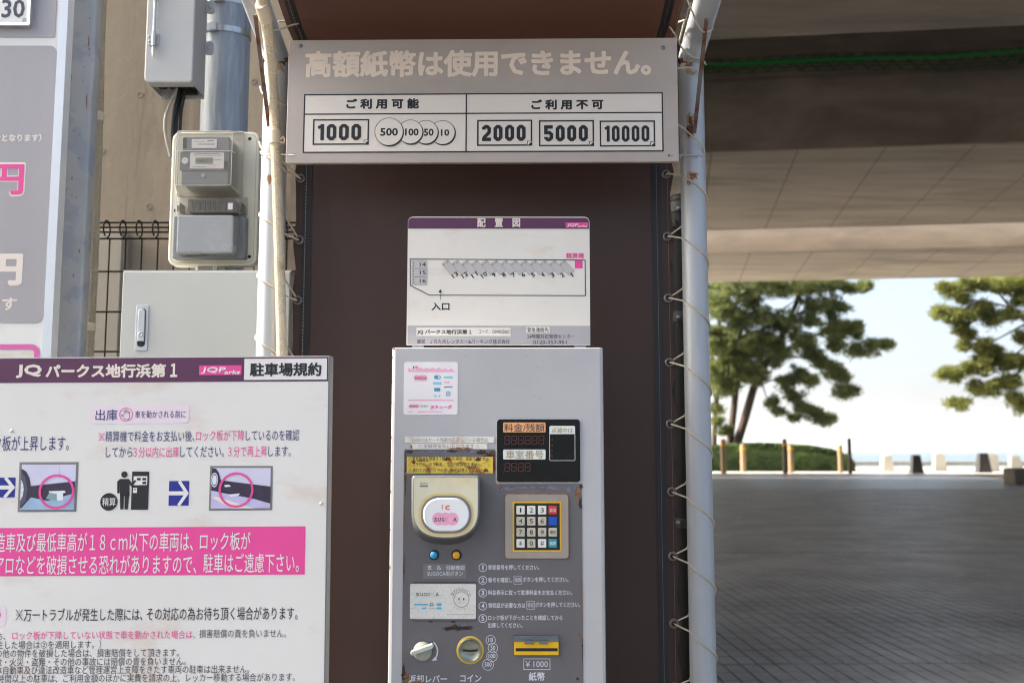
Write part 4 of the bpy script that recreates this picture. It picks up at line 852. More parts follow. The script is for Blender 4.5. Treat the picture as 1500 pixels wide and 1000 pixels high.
q.tube([(hxp, yy_, bzt - .4), (hxp, yy_, zz[1])], .0042, stainless, 10); q.tube([(hxp, yy_, zz[1]), (hxp, yy_, zz[3])], .0058, stainless, 12); q.tube([(hxp, yy_, zz[3]), (hxp, yy_, zz[4]), (hxp, yy_, zz[5]), (hxp, yy_, zz[6])], 1, stainless, 10, radii=[.003, .0042, .0042, .002])
q.tube([(hxp, yy_, P(228, 5, yb0).z), (hxp, yy_, P(228, -5, yb0).z)], .0058, stainless, 12)
q.build('hinge_pin', cb, world=True)
q = MB(); r_ = (P(218, 66, yb0).x, P(233, 66, yb0).x, P(220, 67, yb0).z, P(220, 51, yb0).z); q.box(r_[0], r_[1], yb0 - .004, yb0 - .0002, r_[2], r_[3], box_grey)
for yy in (55, 62): c = P(219.5, yy, yb0); q.lathe_y(c.x, c.z, [(.0028, yb0 - .004), (.0028, yb0 - .006), (0, yb0 - .0065)], bill_steel, 10)
q.build('hinge_leaf', cb, world=True)
for py in (10, 70):
    z = P(292, py, 2.72).z; q = MB(); q.prism(rr(bx1 - .003, z - .02, bx1 + .022, z + .02, .01), 2.722, 2.727, box_grey, bev=.001); q.lathe_y(bx1 + .010, z, [(.006, 2.722), (.006, 2.718), (0, 2.716)], box_grey, 12); q.build('mounting_ear', cb, world=True)
# ------------------------------------------------------------------ cables
def bez(pts_, n=10):
    pp = [Vector(p) for p in pts_]; out = []
    for i in range(len(pp) - 1):
        a = pp[max(i - 1, 0)]; b_ = pp[i]; c = pp[i + 1]; d = pp[min(i + 2, len(pp) - 1)]
        for k in range(n):
            t_ = k / n; out.append(.5 * ((2 * b_) + (c - a) * t_ + (2 * a - 5 * b_ + 4 * c - d) * t_ ** 2 + (3 * b_ - a - 3 * c + d) * t_ ** 3))
    out.append(pp[-1]); return out
cab = thing('cable_bundle', 'black and grey cables hanging from the open box down behind the meter', 'cable', P(258, 220, 2.7))
for i, pts_ in enumerate(([(264, 112, 2.7), (262, 140, 2.7), (256, 160, 2.68), (253, 190, 2.67), (255, 230, 2.68)], [(268, 112, 2.72), (265, 145, 2.71), (260, 165, 2.69), (257, 190, 2.68), (259, 230, 2.69)], [(272, 112, 2.71), (269, 142, 2.7), (265, 165, 2.7), (263, 195, 2.7), (262, 230, 2.7)], [(266, 112, 2.74), (267, 150, 2.73), (262, 175, 2.72), (259, 195, 2.72), (259, 230, 2.72)])):
    q = MB(); q.tube(bez([P(*a) for a in pts_]), .0052, cable_black, 10); q.build('black_cable', cab, world=True)
q = MB(); q.tube(bez([P(260, 112, 2.68), P(258, 133, 2.68), P(248, 155, 2.67), P(242, 175, 2.66), (P(243, 200, 2.66)), P(250, 230, 2.66)]), .0042, cable_grey, 10); q.build('grey_cable', cab, world=True)
# ------------------------------------------------------------------ electric meter
fm_ = Frame(313, 290, 2.60, base=P(313, 390, 2.60).z); mt_ = thing('electric_meter', 'electric meter with clear cover and grey terminal cover on a beige backplate', 'electric meter', fm_.mat)
q = MB(); r4 = fm_.rect(249, 193, 378, 389); q.prism(rr(r4[0], r4[1], r4[2], r4[3], .022, 6), 0, .03, meter_base, bev=.004, smooth=False)
r5 = fm_.rect(253, 197, 374, 385); o1 = rr(*r5[:4], .018, 6); q.ring(o1, outline_inset(o1, .0012), -.0003, M('meter_base_shade_line', C(170, 166, 148), .6))
q.build('backplate', mt_)
q = MB()
for px, py in ((366, 203.5), (365.5, 376)): c = fm_.l(px, py); q.lathe_y(c[0], c[1], [(.0046, -.0004), (.0044, .0), (.0, .0003)], hollow, 14); q.flat(ell(c[0], c[1], .0046, seg=14), -.0006, hollow)
for px in (295, 328.5): c = fm_.l(px, 379.5); q.flat(rr(c[0] - .0012, c[1] - .003, c[0] + .0012, c[1] + .003, 0), -.0006, hollow)
for px in (300, 324): c = fm_.l(px, 379.5); q.flat(ell(c[0], c[1], .0018, seg=8), -.0006, hollow)
c = fm_.l(256, 308.5); q.flat(rr(c[0] - .0018, c[1] - .004, c[0] + .0018, c[1] + .004, 0), -.0006, hollow)
q.build('mounting_hole', mt_)
c = fm_.l(314, 391); q = MB(); q.prism(rr(c[0] - .005, c[1] - .006, c[0] + .005, c[1] + .006, .002), .004, .012, meter_base); q.lathe_y(c[0], c[1], [(.002, .0036), (.002, .0038), (0, .0038)], hollow, 8); q.build('tab', mt_)
def tpr(q, F0, F1, yf, yb, mat, smooth=False, capback=True):
    """tapered body: outline F0 at yf, outline F1 at yb"""
    n = len(F0); e = .004; a = [(x, yf, z) for x, z in outline_inset(F0, e)]; b0 = [(x * .8 + x2 * .2, yf + e * .3, z * .8 + z2 * .2) for (x, z), (x2, z2) in zip(F0, outline_inset(F0, e))]; b1 = [(x, yf + e, z) for x, z in F0]; c = [(x, yb, z) for x, z in F1]
    q.add(a, [tuple(range(n))], mat, smooth)
    for u, w in ((a, b0), (b0, b1), (b1, c)): q.add(u + w, [(i, i + n, (i + 1) % n + n, (i + 1) % n) for i in range(n)], mat, True)
    if capback: q.add(c, [tuple(reversed(range(n)))], mat)
# inner grey body
q = MB(); yfm = -.095
ri = fm_.rect(266, 200, 335, 270, yfm + .01); rb = fm_.rect(268, 203, 347, 284, -.004); q.prism(rr(*ri, .004, 3), yfm + .012, -.003, meter_grey, bev=.002); q.build('meter_body', mt_)
q = MB(); yl = yfm + .009
r_ = fm_.rect(281, 204, 317.5, 217, yl); q.prism(rr(*r_, .001, 2), yl, yl + .002, sticker_white); r_ = fm_.rect(264, 223, 335, 250, yl); q.prism(rr(*r_, .002, 3), yl, yl + .002, M('meter_face_grey', C(112, 114, 118), .4)); r_ = fm_.rect(268, 202, 273, 217, yl); q.prism(rr(*r_, .002, 3), yl, yl + .002, hollow)
r_ = fm_.rect(278.5, 223.5, 328, 247, yl - .001); q.prism(rr(*r_, .001, 2), yl - .001, yl - .0002, sticker_white); r_ = fm_.rect(286, 231, 312, 240, yl - .002); q.prism(rr(*r_, .001, 2), yl - .002, yl - .0012, lcd)
c = fm_.l(271, 235.5, yl - .001); q.flat(ell(c[0], c[1], .0086), yl - .001, sticker_white); r_ = fm_.rect(328.5, 236, 334, 249, yl - .001); q.flat(rr(*r_, 0), yl - .001, black_pl); c = fm_.l(298, 257, yl); q.lathe_y(c[0], c[1], [(.005, yl + .002), (.005, yl - .002), (.0035, yl - .003), (.003, yl - .001), (0, yl - .001)], stainless, 14)
q.build('face_plate', mt_)
fp_ = mt_.children[-1]; q = MB()
def grey_lines(q, x0, x1, y, h, n, mt, yy, rnd):
    x = x0
    while x < x1:
        w = rnd.uniform(1.2, 3.2); r_ = fm_.rect(x, y - h / 2, min(x + w, x1), y + h / 2, yy); q.flat(rr(*r_, 0), yy, mt); x += w + .9
rnd = random.Random(4)
grey_lines(q, 283, 300, 207.5, .8, 1, grey_ink, yl - .0004, rnd); grey_lines(q, 304, 314, 206.5, 1.4, 1, black_ink, yl - .0004, rnd); grey_lines(q, 290, 315, 211.5, 1.4, 1, grey_ink, yl - .0004, rnd)
fm_.text(q, '08021', 289, 308, 235.5, 5.5, yl - .0024, grey_ink); grey_lines(q, 285, 322, 225.5, 1, 1, grey_ink, yl - .0014, rnd); grey_lines(q, 283, 325, 227.8, .7, 1, grey_ink, yl - .0014, rnd); grey_lines(q, 283, 303, 244.3, 1, 1, grey_ink, yl - .0014, rnd)
grey_lines(q, 313, 325, 234, .8, 1, grey_ink, yl - .0014, rnd); r_ = fm_.rect(305, 241.5, 315, 245.5, yl - .0014); o1 = rr(*r_, 0); q.ring(o1, outline_inset(o1, .0006), yl - .0014, key_red)
q.stroke(fm_.pts([(268, 235.5), (271, 233), (274, 236)], yl - .0012), .0009, yl - .0012, grey_ink); q.build('lettering', fp_)
q = MB(); F0 = rr(*fm_.rect(257, 191.5, 340, 272, yfm), .008, 4); F1 = rr(*fm_.rect(261, 193.5, 357, 288, -.002), .008, 4); tpr(q, F0, F1, yfm, -.002, clear_pl, capback=False); q.build('clear_cover', mt_)
edge_m = M('cover_edge_highlight', C(205, 204, 198), .25)  # bright tubes added as painted highlights along the clear cover's edges
q = MB(); lp = lambda F_, y_: [(x, y_, z) for x, z in F_] + [(F_[0][0], y_, F_[0][1])]
q.tube(lp(outline_inset(F0, .001), yfm + .0005), .0009, edge_m, 6, cap=False); q.tube(lp(F1, -.0035), .0016, edge_m, 6, cap=False)
for i_ in (2, 7, 12, 17): q.tube([(F0[i_][0], yfm + .004, F0[i_][1]), (F1[i_][0], -.004, F1[i_][1])], .0008, edge_m, 5)
q.build('cover_edge_highlight', mt_)
q = MB(); a = fm_.l(258, 221.5, yfm); b_ = fm_.l(340, 221.5, yfm); c_ = fm_.l(353, 233, -.01); q.tube([(a[0], yfm - .0008, a[1]), (b_[0], yfm - .0008, b_[1])], .0011, stainless, 6); q.tube([(b_[0] + .001, yfm, b_[1]), (c_[0], -.01, c_[1])], .0011, stainless, 6); q.build('cover_seam', mt_)
# terminal strip
q = MB(); r_ = fm_.rect(275, 291, 343, 310, -.05); q.prism(rr(*r_, .002, 2), -.046, -.003, M('terminal_block', C(105, 98, 92), .6)); 
for k in range(7):
    cx = 281 + k * 7.6
    if cx > 331: break
    r_ = fm_.rect(cx, 293, cx + 4.6, 308, -.05); q.prism(rr(*r_, .004, 2), -.0500, -.0462, M('terminal_screw_well', C(62, 56, 52), .6))
q.build('terminal_block', mt_)
q = MB(); r_ = fm_.rect(334, 297.5, 341, 307, -.058); q.flat(rr(*r_, .0006, 2), -.0585, sticker_white); q.build('seal_label', mt_)
q = MB(); F0 = rr(*fm_.rect(262, 290, 351, 312.5, -.055), .003, 3); F1 = rr(*fm_.rect(259, 289, 363, 316, -.002), .003, 3); tpr(q, F0, F1, -.056, -.002, clear_pl, capback=False); q.build('clear_strip', mt_)
for px in (264, 354):
    c = fm_.l(px, 303, -.03); q = MB(); q.box(c[0] - .004, c[0] + .004, -.04, -.003, c[1] - .014, c[1] + .008, black_pl); q.lathe_y(c[0], c[1] + .003, [(.0035, -.04), (.0035, -.043), (0, -.044)], stainless, 12); q.build('seal_screw', mt_)
q = MB(); F0 = rr(*fm_.rect(259, 315, 342, 371, -.08), .007, 4); F1 = rr(*fm_.rect(261, 317, 351, 374, -.03), .007, 4); tpr(q, F0, F1, -.082, -.03, meter_cover)
r_ = fm_.rect(258, 320, 363, 381, -.004); q.prism(rr(*r_, .003, 3), -.03, -.003, meter_grey, bev=.003); q.build('terminal_cover', mt_)
q = MB(); r_ = fm_.rect(290, 386, 330, 402, .01); q.box(r_[0], r_[2], .008, .05, r_[1], r_[3], cable_grey); q.build('bottom_gland', mt_)
q = MB(); q.box(-.05, .05, .031, .36, .1, .16, galv_dull); q.build('mounting_bracket', mt_)
# ------------------------------------------------------------------ cabinet
YB = 2.48; fc = Frame(280, 460, YB, base=0.35)
cn = thing('steel_cabinet', 'light grey steel cabinet with a flush silver handle below the meter', 'cabinet', fc.mat)
r_ = fc.rect(179.5, 395.5, 424, 1010); zc_ = fc.l(280, 395.5)[1]; x0c, x1c = fc.l(177.5, 460)[0], fc.l(424, 460)[0]
q = MB(); q.box(x0c + .002, x1c - .002, .021, .18, .2, zc_ - .004, cab_grey); q.prism(rr(x0c, zc_ - .022, x1c, zc_, .001, 2), -.004, .19, cab_grey) if False else None; q.box(x0c - .001, x1c + .001, .006, .19, zc_ - .0035, zc_ + .0005, cab_grey); q.build('housing', cn)
q = MB(); q.prism(rr(x0c, .2, x1c, zc_ - .004, .003, 3), 0, .0205, cab_grey, bev=.0022); q.build('door', cn)
dr = cn.children[-1]; q = MB(); hr = fc.rect(199, 447, 217.5, 514); silver = M('handle_silver', C(190, 192, 194), .35, .6, var=.08, vscale=30)
q.prism(rr(*hr, .004, 4), -.003, -.0002, silver, bev=.0012); h2 = fc.rect(202.5, 452, 214, 508); q.flat(rr(*h2, .008, 5), -.0033, hollow); h3 = fc.rect(203.3, 452.6, 213.3, 500.5); q.prism(rr(*h3, .004, 5, (.001, .001, .008, .008)), -.0085, -.0036, silver, bev=.0018); c = fc.l(208, 490); q.lathe_y(c[0], c[1], [(.0062, -.0085), (.0058, -.0105), (.004, -.0108), (.0034, -.0095), (0, -.0095)], silver, 18); q.build('handle', dr)
q = MB()
for xx in (x0c + .03, x1c - .03): q.box(xx - .02, xx + .02, .05, .09, -.35, .2, galv_dull)
q.build('stand', cn)
# ================================================================== notice sign
fs = Frame(706, 146, 2.19, yaw=-1.2, roll=-.12, base=P(706, 238, 2.19).z)
sg = thing('notice_sign', 'long grey metal sign about usable banknotes fixed across the canopy poles', 'sign', fs.mat)
a, b_ = fs.l(421, 146)[0], fs.l(993, 146)[0]; zt_, zb_ = fs.l(706, 57.5)[1], fs.l(706, 238)[1]
q = MB(); q.prism(rr(a, zb_, b_, zt_, .0015, 2), 0, .012, sign_grey, bev=.0008); q.build('panel', sg)
for px, py in ((440.5, 67.5), (971.5, 70.5)):
    c = fs.l(px, py); q = MB(); q.lathe_y(c[0], c[1], [(.0048, -.0002), (.0046, -.0016), (.0034, -.0028), (.0016, -.0034), (0, -.0036)], bill_steel, 18); q.build('screw', sg)
q = MB()
for px, py in ((430.5, 227), (980, 228)): c = fs.l(px, py); q.flat(ell(c[0], c[1], .0024, seg=12), -.0003, hollow)
q.build('wire_hole', sg)
q = MB(); T = -.0005; fs.text(q, '高額紙幣は使用できません。', 446, 953, 93, 41, T, sign_title, bold=.038); q.build('title_lettering', sg)
t0 = fs.rect(445.5, 138, 970.5, 222.5); q = MB(); q.prism(rr(*t0, 0), T, -.0001, sign_table); q.build('table_field', sg)
q = MB(); T2 = -.0009; lw = .003
q.stroke(rr(*t0, 0), lw, T2, black_ink, closed=True); zr = fs.l(706, 166.5)[1]; q.stroke([(t0[0], zr), (t0[2], zr)], lw, T2 - .00005, black_ink); xm_ = fs.l(683, 180)[0]; q.stroke([(xm_, t0[1]), (xm_, t0[3])], lw, T2 - .0001, black_ink); q.build('table_border', sg)
q = MB(); fs.text(q, 'ご 利 用 可 能', 507, 614, 152.2, 15.5, T2, black_ink, bold=.05); fs.text(q, 'ご 利 用 不 可', 778, 884, 153.3, 15.5, T2, black_ink, bold=.05); q.build('lettering', sg, kind='stuff')
def note(x0, x1, y0, y1, s, tx0, tx1):
    q = MB(); r_ = fs.rect(x0, y0, x1, y1); o1 = rr(*r_, 0); q.stroke(o1, .0034, T2, black_ink, closed=True)
    k = .009; q.add([(r_[2] - k, T2 - .0002, r_[1] - .001), (r_[2] + .001, T2 - .0002, r_[1] - .001), (r_[2] + .001, T2 - .0002, r_[1] + k)], [(0, 1, 2)], black_ink)
    q.add([(r_[2] - k, T2 - .0003, r_[1] - .0025 + .0015), (r_[2] - k, T2 - .0003, r_[1] + k), (r_[2] + .0016, T2 - .0003, r_[1] + k)], [(0, 2, 1)], sign_table); q.stroke([(r_[2] - k, r_[1]), (r_[2] - k, r_[1] + k), (r_[2], r_[1] + k)], .0014, T2 - .0005, black_ink)
    yc = (y0 + y1) / 2 + .2; dr_ = fs.rect(tx0, yc - 11.8, tx1, yc + 11.8); q.digits(s, dr_[0], dr_[2], dr_[1], dr_[3], .0080 if len(s) < 5 else .0067, T2 - .0002, black_ink); q.build('banknote_icon', sg)
note(459.5, 539.5, 176, 211.5, '1000', 466, 529); note(700, 778.5, 177, 213, '2000', 706, 770); note(790.5, 869, 177.5, 213.5, '5000', 797, 861); note(879.5, 958.5, 178, 214, '10000', 886, 951)
for i, (cx, r_, s, tw, th_, by) in enumerate(((648.5, 18.3, '10', 12.5, 10, 194.5), (624, 18, '50', 14.5, 11, 194), (601.3, 18.3, '100', 20, 11, 193.7), (570, 21, '500', 26, 12, 193.5))):
    q = MB(); c = fs.l(cx, by); c2 = fs.l(cx + 1.1, by + 1.3); k = fs.sc(cx, by); y_ = T2 - .0003 * i - .0002; q.flat(ell(c2[0], c2[1], r_ * k, seg=40), y_, black_ink); q.flat(ell(c[0], c[1], r_ * k, seg=40), y_ - .0001, black_ink); q.flat(ell(c[0], c[1], (r_ - .8) * k, seg=40), y_ - .00018, sign_table)
    cx += (3.5, 4, 2, 0)[i]; fs.text(q, s, cx - tw / 2, cx + tw / 2, by, th_, y_ - .00026, black_ink, bold=.035); q.build('coin_icon', sg)
# ================================================================== rules board
fb = Frame(240, 762, 1.86, roll=.32, base=0.55)
rb_ = thing('rules_board', 'large white parking rules board with purple header and pink banner at lower left', 'sign board', fb.mat)
xL, xR = fb.l(-330, 760)[0], fb.l(478.3, 762)[0]; zT = fb.l(240, 522.5)[1]; zB = .1
q = MB(); q.box(xL, xR - .0005, 0, .006, zB, zT, board_white); q.build('board', rb_)
q = MB(); q.box(xR, xR + .002, -.0008, .036, zB, zT + .001, panel_edge); q.box(xL, xR - .0005, .0065, .036, zT - .004, zT + .001, panel_edge); q.build('frame', rb_)
q = MB(); 
for xx in (xL + .2, xR - .12): q.box(xx - .02, xx + .02, .037, .07, -.55, zT - .1, galv_dull)
q.build('leg', rb_)
T = -.0004
q = MB(); hz0 = fb.l(240, 559.5)[1]; q.flat([(xL, hz0), (xR - .001, hz0), (xR - .001, zT - .0015), (xL, zT - .0015)], T, purple); q.build('header_band', rb_)
T2 = -.0008; T3 = -.0012
q = MB(); fb.text(q, 'JQ', 23, 62, 543.5, 20, T2, cream_ink, bold=.05); fb.text(q, 'パークス地行浜第', 67, 243, 543, 20.5, T2, cream_ink, bold=.042); fb.text(q, '１', 249.5, 260, 542, 21, T2, cream_ink, bold=.05)
q.build('header_lettering', rb_); q = MB(); r_ = fb.rect(292, 535, 354, 549); q.flat(rr(*r_, .001, 2), T2, pink); fb.text(q, 'JQP', 295, 331, 542.3, 10, T3, white_ink, bold=.04, shear=.25); fb.text(q, 'arks', 329, 352, 544.8, 6, T3, white_ink, bold=.04, shear=.25)
q.build('logo_patch', rb_); q = MB(); r_ = fb.rect(358, 525, 479, 556); q.flat(rr(*r_, 0), T2, white_ink); fb.text(q, '駐車場規約', 366, 471, 541, 20, T3, black_ink, bold=.035); q.build('title_patch', rb_)
q = MB(); r_ = fb.rect(134, 593, 277, 620); q.flat(rr(*r_, .006, 4), T, pinkpale); fb.text(q, '出庫', 140, 172, 607.5, 16, T2, navy, bold=.004); fb.text(q, '車を動かされる前に', 198, 272, 606.5, 11, T2, navy, bold=.0)
c = fb.l(185, 606.8); k = fb.sc(185, 606); q.ring(ell(c[0], c[1], 10 * k), ell(c[0], c[1], 8.9 * k), T2, pink)
hand = [(183, 614), (181, 611.5), (178, 608), (179, 607), (182, 609), (182, 602), (183.3, 601.5), (184, 605.5), (184.2, 600.5), (185.7, 600.3), (186, 605.3), (186.7, 600.8), (188, 601), (188, 606), (189, 602.5), (190.2, 603), (190, 609), (188.8, 614)]
q.stroke(fb.pts(hand), .0008, T2, grey_ink, closed=True)

def kome(cx, cy, rx, ry, mt):
    q.stroke(fb.pts([(cx - rx, cy - ry), (cx + rx, cy + ry)]), .0011, T2, mt); q.stroke(fb.pts([(cx - rx, cy + ry), (cx + rx, cy - ry)]), .0011, T2 - 1e-5, mt)
    for a, b_ in ((0, -.72), (0, .72), (-.75, 0), (.75, 0)): q.flat(ell(*fb.l(cx + a * rx, cy + b_ * ry), .0009, seg=8), T2 - 2e-5, mt)
fb.text(q, 'ク板が上昇します。', -9, 101, 649, 22, T2, navy, bold=-.002)
kome(149, 639.5, 4.2, 6, pink); fb.text(q, '精算機で料金をお支払い後、', 154.5, 285, 638.5, 16, T2, navy, bold=-.002); fb.text(q, 'ロック板が下降', 287, 358, 637.5, 15.5, T2, pink, bold=-.002); fb.text(q, 'しているのを確認', 360, 438, 637, 16, T2, navy, bold=-.002)
fb.text(q, 'してから', 155, 194, 662, 15, T2, navy, bold=-.002); fb.text(q, '３分以内に出庫', 195, 262, 661.7, 16, T2, pink, bold=-.002); fb.text(q, 'してください。', 264, 328, 661.3, 16, T2, navy, bold=-.002); fb.text(q, '３分で再上昇', 334, 391, 661, 16, T2, pink, bold=-.002); fb.text(q, 'します。', 393, 426, 660.8, 15, T2, navy, bold=-.002)
q.build('lettering', rb_, kind='stuff'); q = MB()
def arrow(x0, y0, x1, y1):
    r_ = fb.rect(x0, y0, x1, y1); q.flat(rr(*r_, 0), T, blue_arrow); xm2 = (r_[0] + r_[2]) / 2; zm = (r_[1] + r_[3]) / 2; W_ = r_[2] - r_[0]
    q.stroke([(r_[0], zm), (r_[2] - .002, zm)], .0072, T2, white_ink); q.stroke([(r_[0] + W_ * .50, r_[3] - .0002), (r_[2] - .0035, zm), (r_[0] + W_ * .50, r_[1] + .0002)], .0058, T2 - .0001, white_ink)
arrow(247.5, 704, 277, 740); q.build('printed_arrow', rb_); q = MB(); arrow(-7, 699, 22.5, 728); q.build('printed_arrow', rb_); q = MB()
# pictogram of a person at a machine
fbp = lambda L: fb.pts(L)
c = fb.l(182.5, 694.5); q.flat(ell(c[0], c[1], 4.6 * k), T2, black_ink)
q.flat(fbp([(176, 701), (189, 701), (192, 705), (194.5, 709.5), (198, 704), (200, 706), (196, 713), (193, 712.5), (190, 708.5), (190, 726), (176, 726), (176, 708), (175.5, 722), (172, 722), (172, 705)]), T2, black_ink)
q.flat(fbp([(176, 725), (182, 725), (181.3, 745.5), (176.4, 745.5)]), T2, black_ink); q.flat(fbp([(183, 725), (189.5, 725), (187.5, 745.5), (182.8, 745.5)]), T2, black_ink)
q.flat(fbp([(194, 690), (219, 690.4), (217, 746), (192, 746)]), T2 + .0001, black_ink); q.flat(rr(*fb.rect(196, 697, 216, 710), .001, 2), T2 - .0001, white_ink)
for bx in ((201, 699.5, 206.5, 703), (209, 699.5, 214.5, 703), (209, 705, 214.5, 708.5)): q.flat(rr(*fb.rect(*bx), 0), T3, black_ink)
q.flat(rr(*fb.rect(195.3, 714, 201, 721.5), .0006, 2), T2 - .0001, white_ink); q.flat(rr(*fb.rect(196.5, 716, 199.8, 717.2), 0), T3, black_ink)
q.stroke(fbp([(193.5, 711), (199, 703)]), .0035, T3 - .0001, black_ink); c = fb.l(159.8, 734.5); q.flat(ell(c[0], c[1], 12.6 * k), T2, black_ink); fb.text(q, '精算', 150, 169.5, 734.5, 12, T3, white_ink)
q.build('printed_pictogram', rb_)
# photographs printed on the board
photo1 = M('photo_lavender', C(204, 202, 226), .45, var=.05, vscale=14); ph_d = M('photo_dark', C(52, 44, 66), .45, var=.2, vscale=60); ph_b = M('photo_blue', C(150, 178, 206), .45, var=.15, vscale=25); ph_p = M('photo_violet', C(190, 184, 222), .45, var=.08, vscale=40); ph_w = M('photo_white', C(222, 224, 236), .45); ph_m = M('photo_mauve', C(120, 108, 150), .45, var=.15, vscale=60); ph_g = M('photo_green', C(130, 160, 160), .45)
q = MB()
def clipx(L, x0, y0, x1, y1): return [(min(max(a, x0), x1), min(max(b_, y0), y1)) for a, b_ in L]
q.flat(fbp([(29, 676.5), (115.5, 676.3), (112, 749), (26, 749.5)]), T, frame_ink); I = lambda L: fbp(L)
q.flat(I([(32.5, 680), (112, 680), (109, 746), (29.5, 746.3)]), T2, photo1)
q.flat(I([(45, 711), (112, 704), (111, 714), (41, 724), (41, 720)]), T2 - .0001, ph_m); q.flat(I([(32, 686), (39, 690), (44, 700), (46, 712), (110, 705), (109.5, 728), (60, 736), (29.8, 744)]), T3, ph_d)
q.flat(I([(32, 690), (38, 700), (41, 716), (38, 733), (30, 742)]), T3 - .0001, M('photo_tyre', C(84, 82, 100), .5)); q.flat(I([(31.5, 702), (34.5, 708), (35.5, 717), (33.5, 727), (30.2, 733)]), T3 - .0002, ph_w)
for yy in (706, 713, 720, 727): q.stroke(I([(31, yy + 2), (35, yy - 1)]), .0006, T3 - .0003, ph_m)
q.flat(I([(46, 728), (70, 733), (109.4, 722), (109, 746), (29.5, 746.3), (38, 737)]), T3 - .0001, ph_b); q.flat(I([(72, 719), (95, 718), (97, 721), (93, 722), (93, 732), (84, 733), (76, 730)]), T3 - .0003, ph_w); q.flat(I([(73, 721), (84, 723), (84, 733), (68, 730)]), T3 - .0004, ph_g)
c = fb.l(83.5, 719.5); q.ring(ell(c[0], c[1], 26 * k, 25 * k), ell(c[0], c[1], 22.6 * k, 21.7 * k), T3 - .0008, pink)
q.stroke(I([(88, 682), (87, 700)]), .0003, T2 - .0002, ph_m); q.build('printed_photo', rb_)
q = MB(); q.flat(fbp([(308, 682), (399.8, 682), (398.8, 746.7), (306, 747.5)]), T, frame_ink); q.flat(I([(311, 685), (396.8, 685), (395.8, 743.7), (309.2, 744.3)]), T2, photo1)
q.flat(I([(311, 685), (317, 686), (321, 692), (324, 703), (396.4, 712), (396, 737), (372, 730), (310, 718)]), T3, ph_d); q.flat(I([(309.8, 718), (330, 720), (372, 730), (395.9, 738), (395.8, 743.7), (309.2, 744.3)]), T3, ph_p)
q.flat(ell(*fb.l(314.5, 702.5), 5.2 * k, 10.5 * k, 18), T3 - .0002, ph_w); q.ring(ell(*fb.l(314.5, 702.5), 4.4 * k, 9 * k, 18), ell(*fb.l(314.5, 702.5), 3.4 * k, 7 * k, 18), T3 - .0004, ph_m)
q.flat(I([(310, 728), (318, 727), (372, 744), (340, 744.2)]), T3 - .0002, M('photo_cream', C(226, 218, 214), .5)); q.flat(I([(329, 710), (336, 709.5), (339, 712), (330, 713)]), T3 - .0003, ph_w); q.flat(I([(335, 724), (352, 722), (349, 726), (338, 727)]), T3 - .0003, ph_w)
c = fb.l(346.3, 717); q.ring(ell(c[0], c[1], 25.4 * k), ell(c[0], c[1], 22.2 * k), T3 - .0008, pink); q.build('printed_photo', rb_)
q = MB(); r_ = fb.rect(-330, 772.5, 447, 843); q.flat(rr(xL + .01, r_[1], fb.l(447, 808)[0], r_[3], 0), T, pink); q.build('pink_banner', rb_)
q = MB(); fb.text(q, '造車及び最低車高が１８ｃｍ以下の車両は、', -6, 283, 793.5, 28, T2, white_ink, bold=.004); fb.text(q, 'ロック板が', 293, 367, 792, 26, T2, white_ink, bold=.004)
fb.text(q, 'アロなどを破損させる恐れがありますので、', -7, 288, 826.5, 28, T2, white_ink, bold=.004); fb.text(q, '駐車はご遠慮下さい。', 298, 438, 824, 28, T2, white_ink, bold=.004)
kome(28.5, 899.8, 5, 8, black_ink); fb.text(q, '万一トラブルが発生した際には、', 35, 209, 899.6, 18.5, T2, black_ink, bold=.004); fb.text(q, 'その対応の為お待ち頂く場合があります。', 215, 436, 898.0, 19, T2, black_ink, bold=.004)
fb.text(q, 'ち、', -4, 8, 931.5, 10, T2, grey_ink); fb.text(q, 'ロック板が下降していない状態で車を動かされた場合は、', 18, 286, 929.3, 12, T2, pink, bold=-.002); fb.text(q, '損害賠償の責を負いません。', 292, 419, 927, 12, T2, grey_ink, bold=-.002)
for s, x0, x1, yc in (('生した場合は②を適用します。）', -5, 148, 943.5), ('の他の物件を破損した場合は、損害賠償をして頂きます。', -6, 262, 955.6), ('故・火災・盗難・その他の事故には賠償の責を負いません。', -7, 272, 968.3), ('体自動車及び違法改造車など管理運営上支障をきたす車両の駐車は出来ません。', -7, 365, 980), ('時間以上の駐車は、ご利用金額のほかに実費を請求の上、レッカー移動する場合があります。', -3, 432, 992)): fb.text(q, s, x0, x1, yc, 12, T2, grey_ink, bold=-.002)
q.flat(rr(*fb.rect(-60, 887, 9, 916), .006, 4), T, pinkpale); q.flat(ell(*fb.l(-7, 899.5), 8.5 * k, 6.5 * k), T2, pink); q.build('lettering', rb_, kind='stuff')
for px, py in ((17, 630.5), (470.5, 737)):
    c = fb.l(px, py); q = MB(); q.lathe_y(c[0], c[1], [(.0036, -.0002), (.003, -.0014), (0, -.0018)], board_white if px > 100 else stain_stk, 14); q.build('screw', rb_)
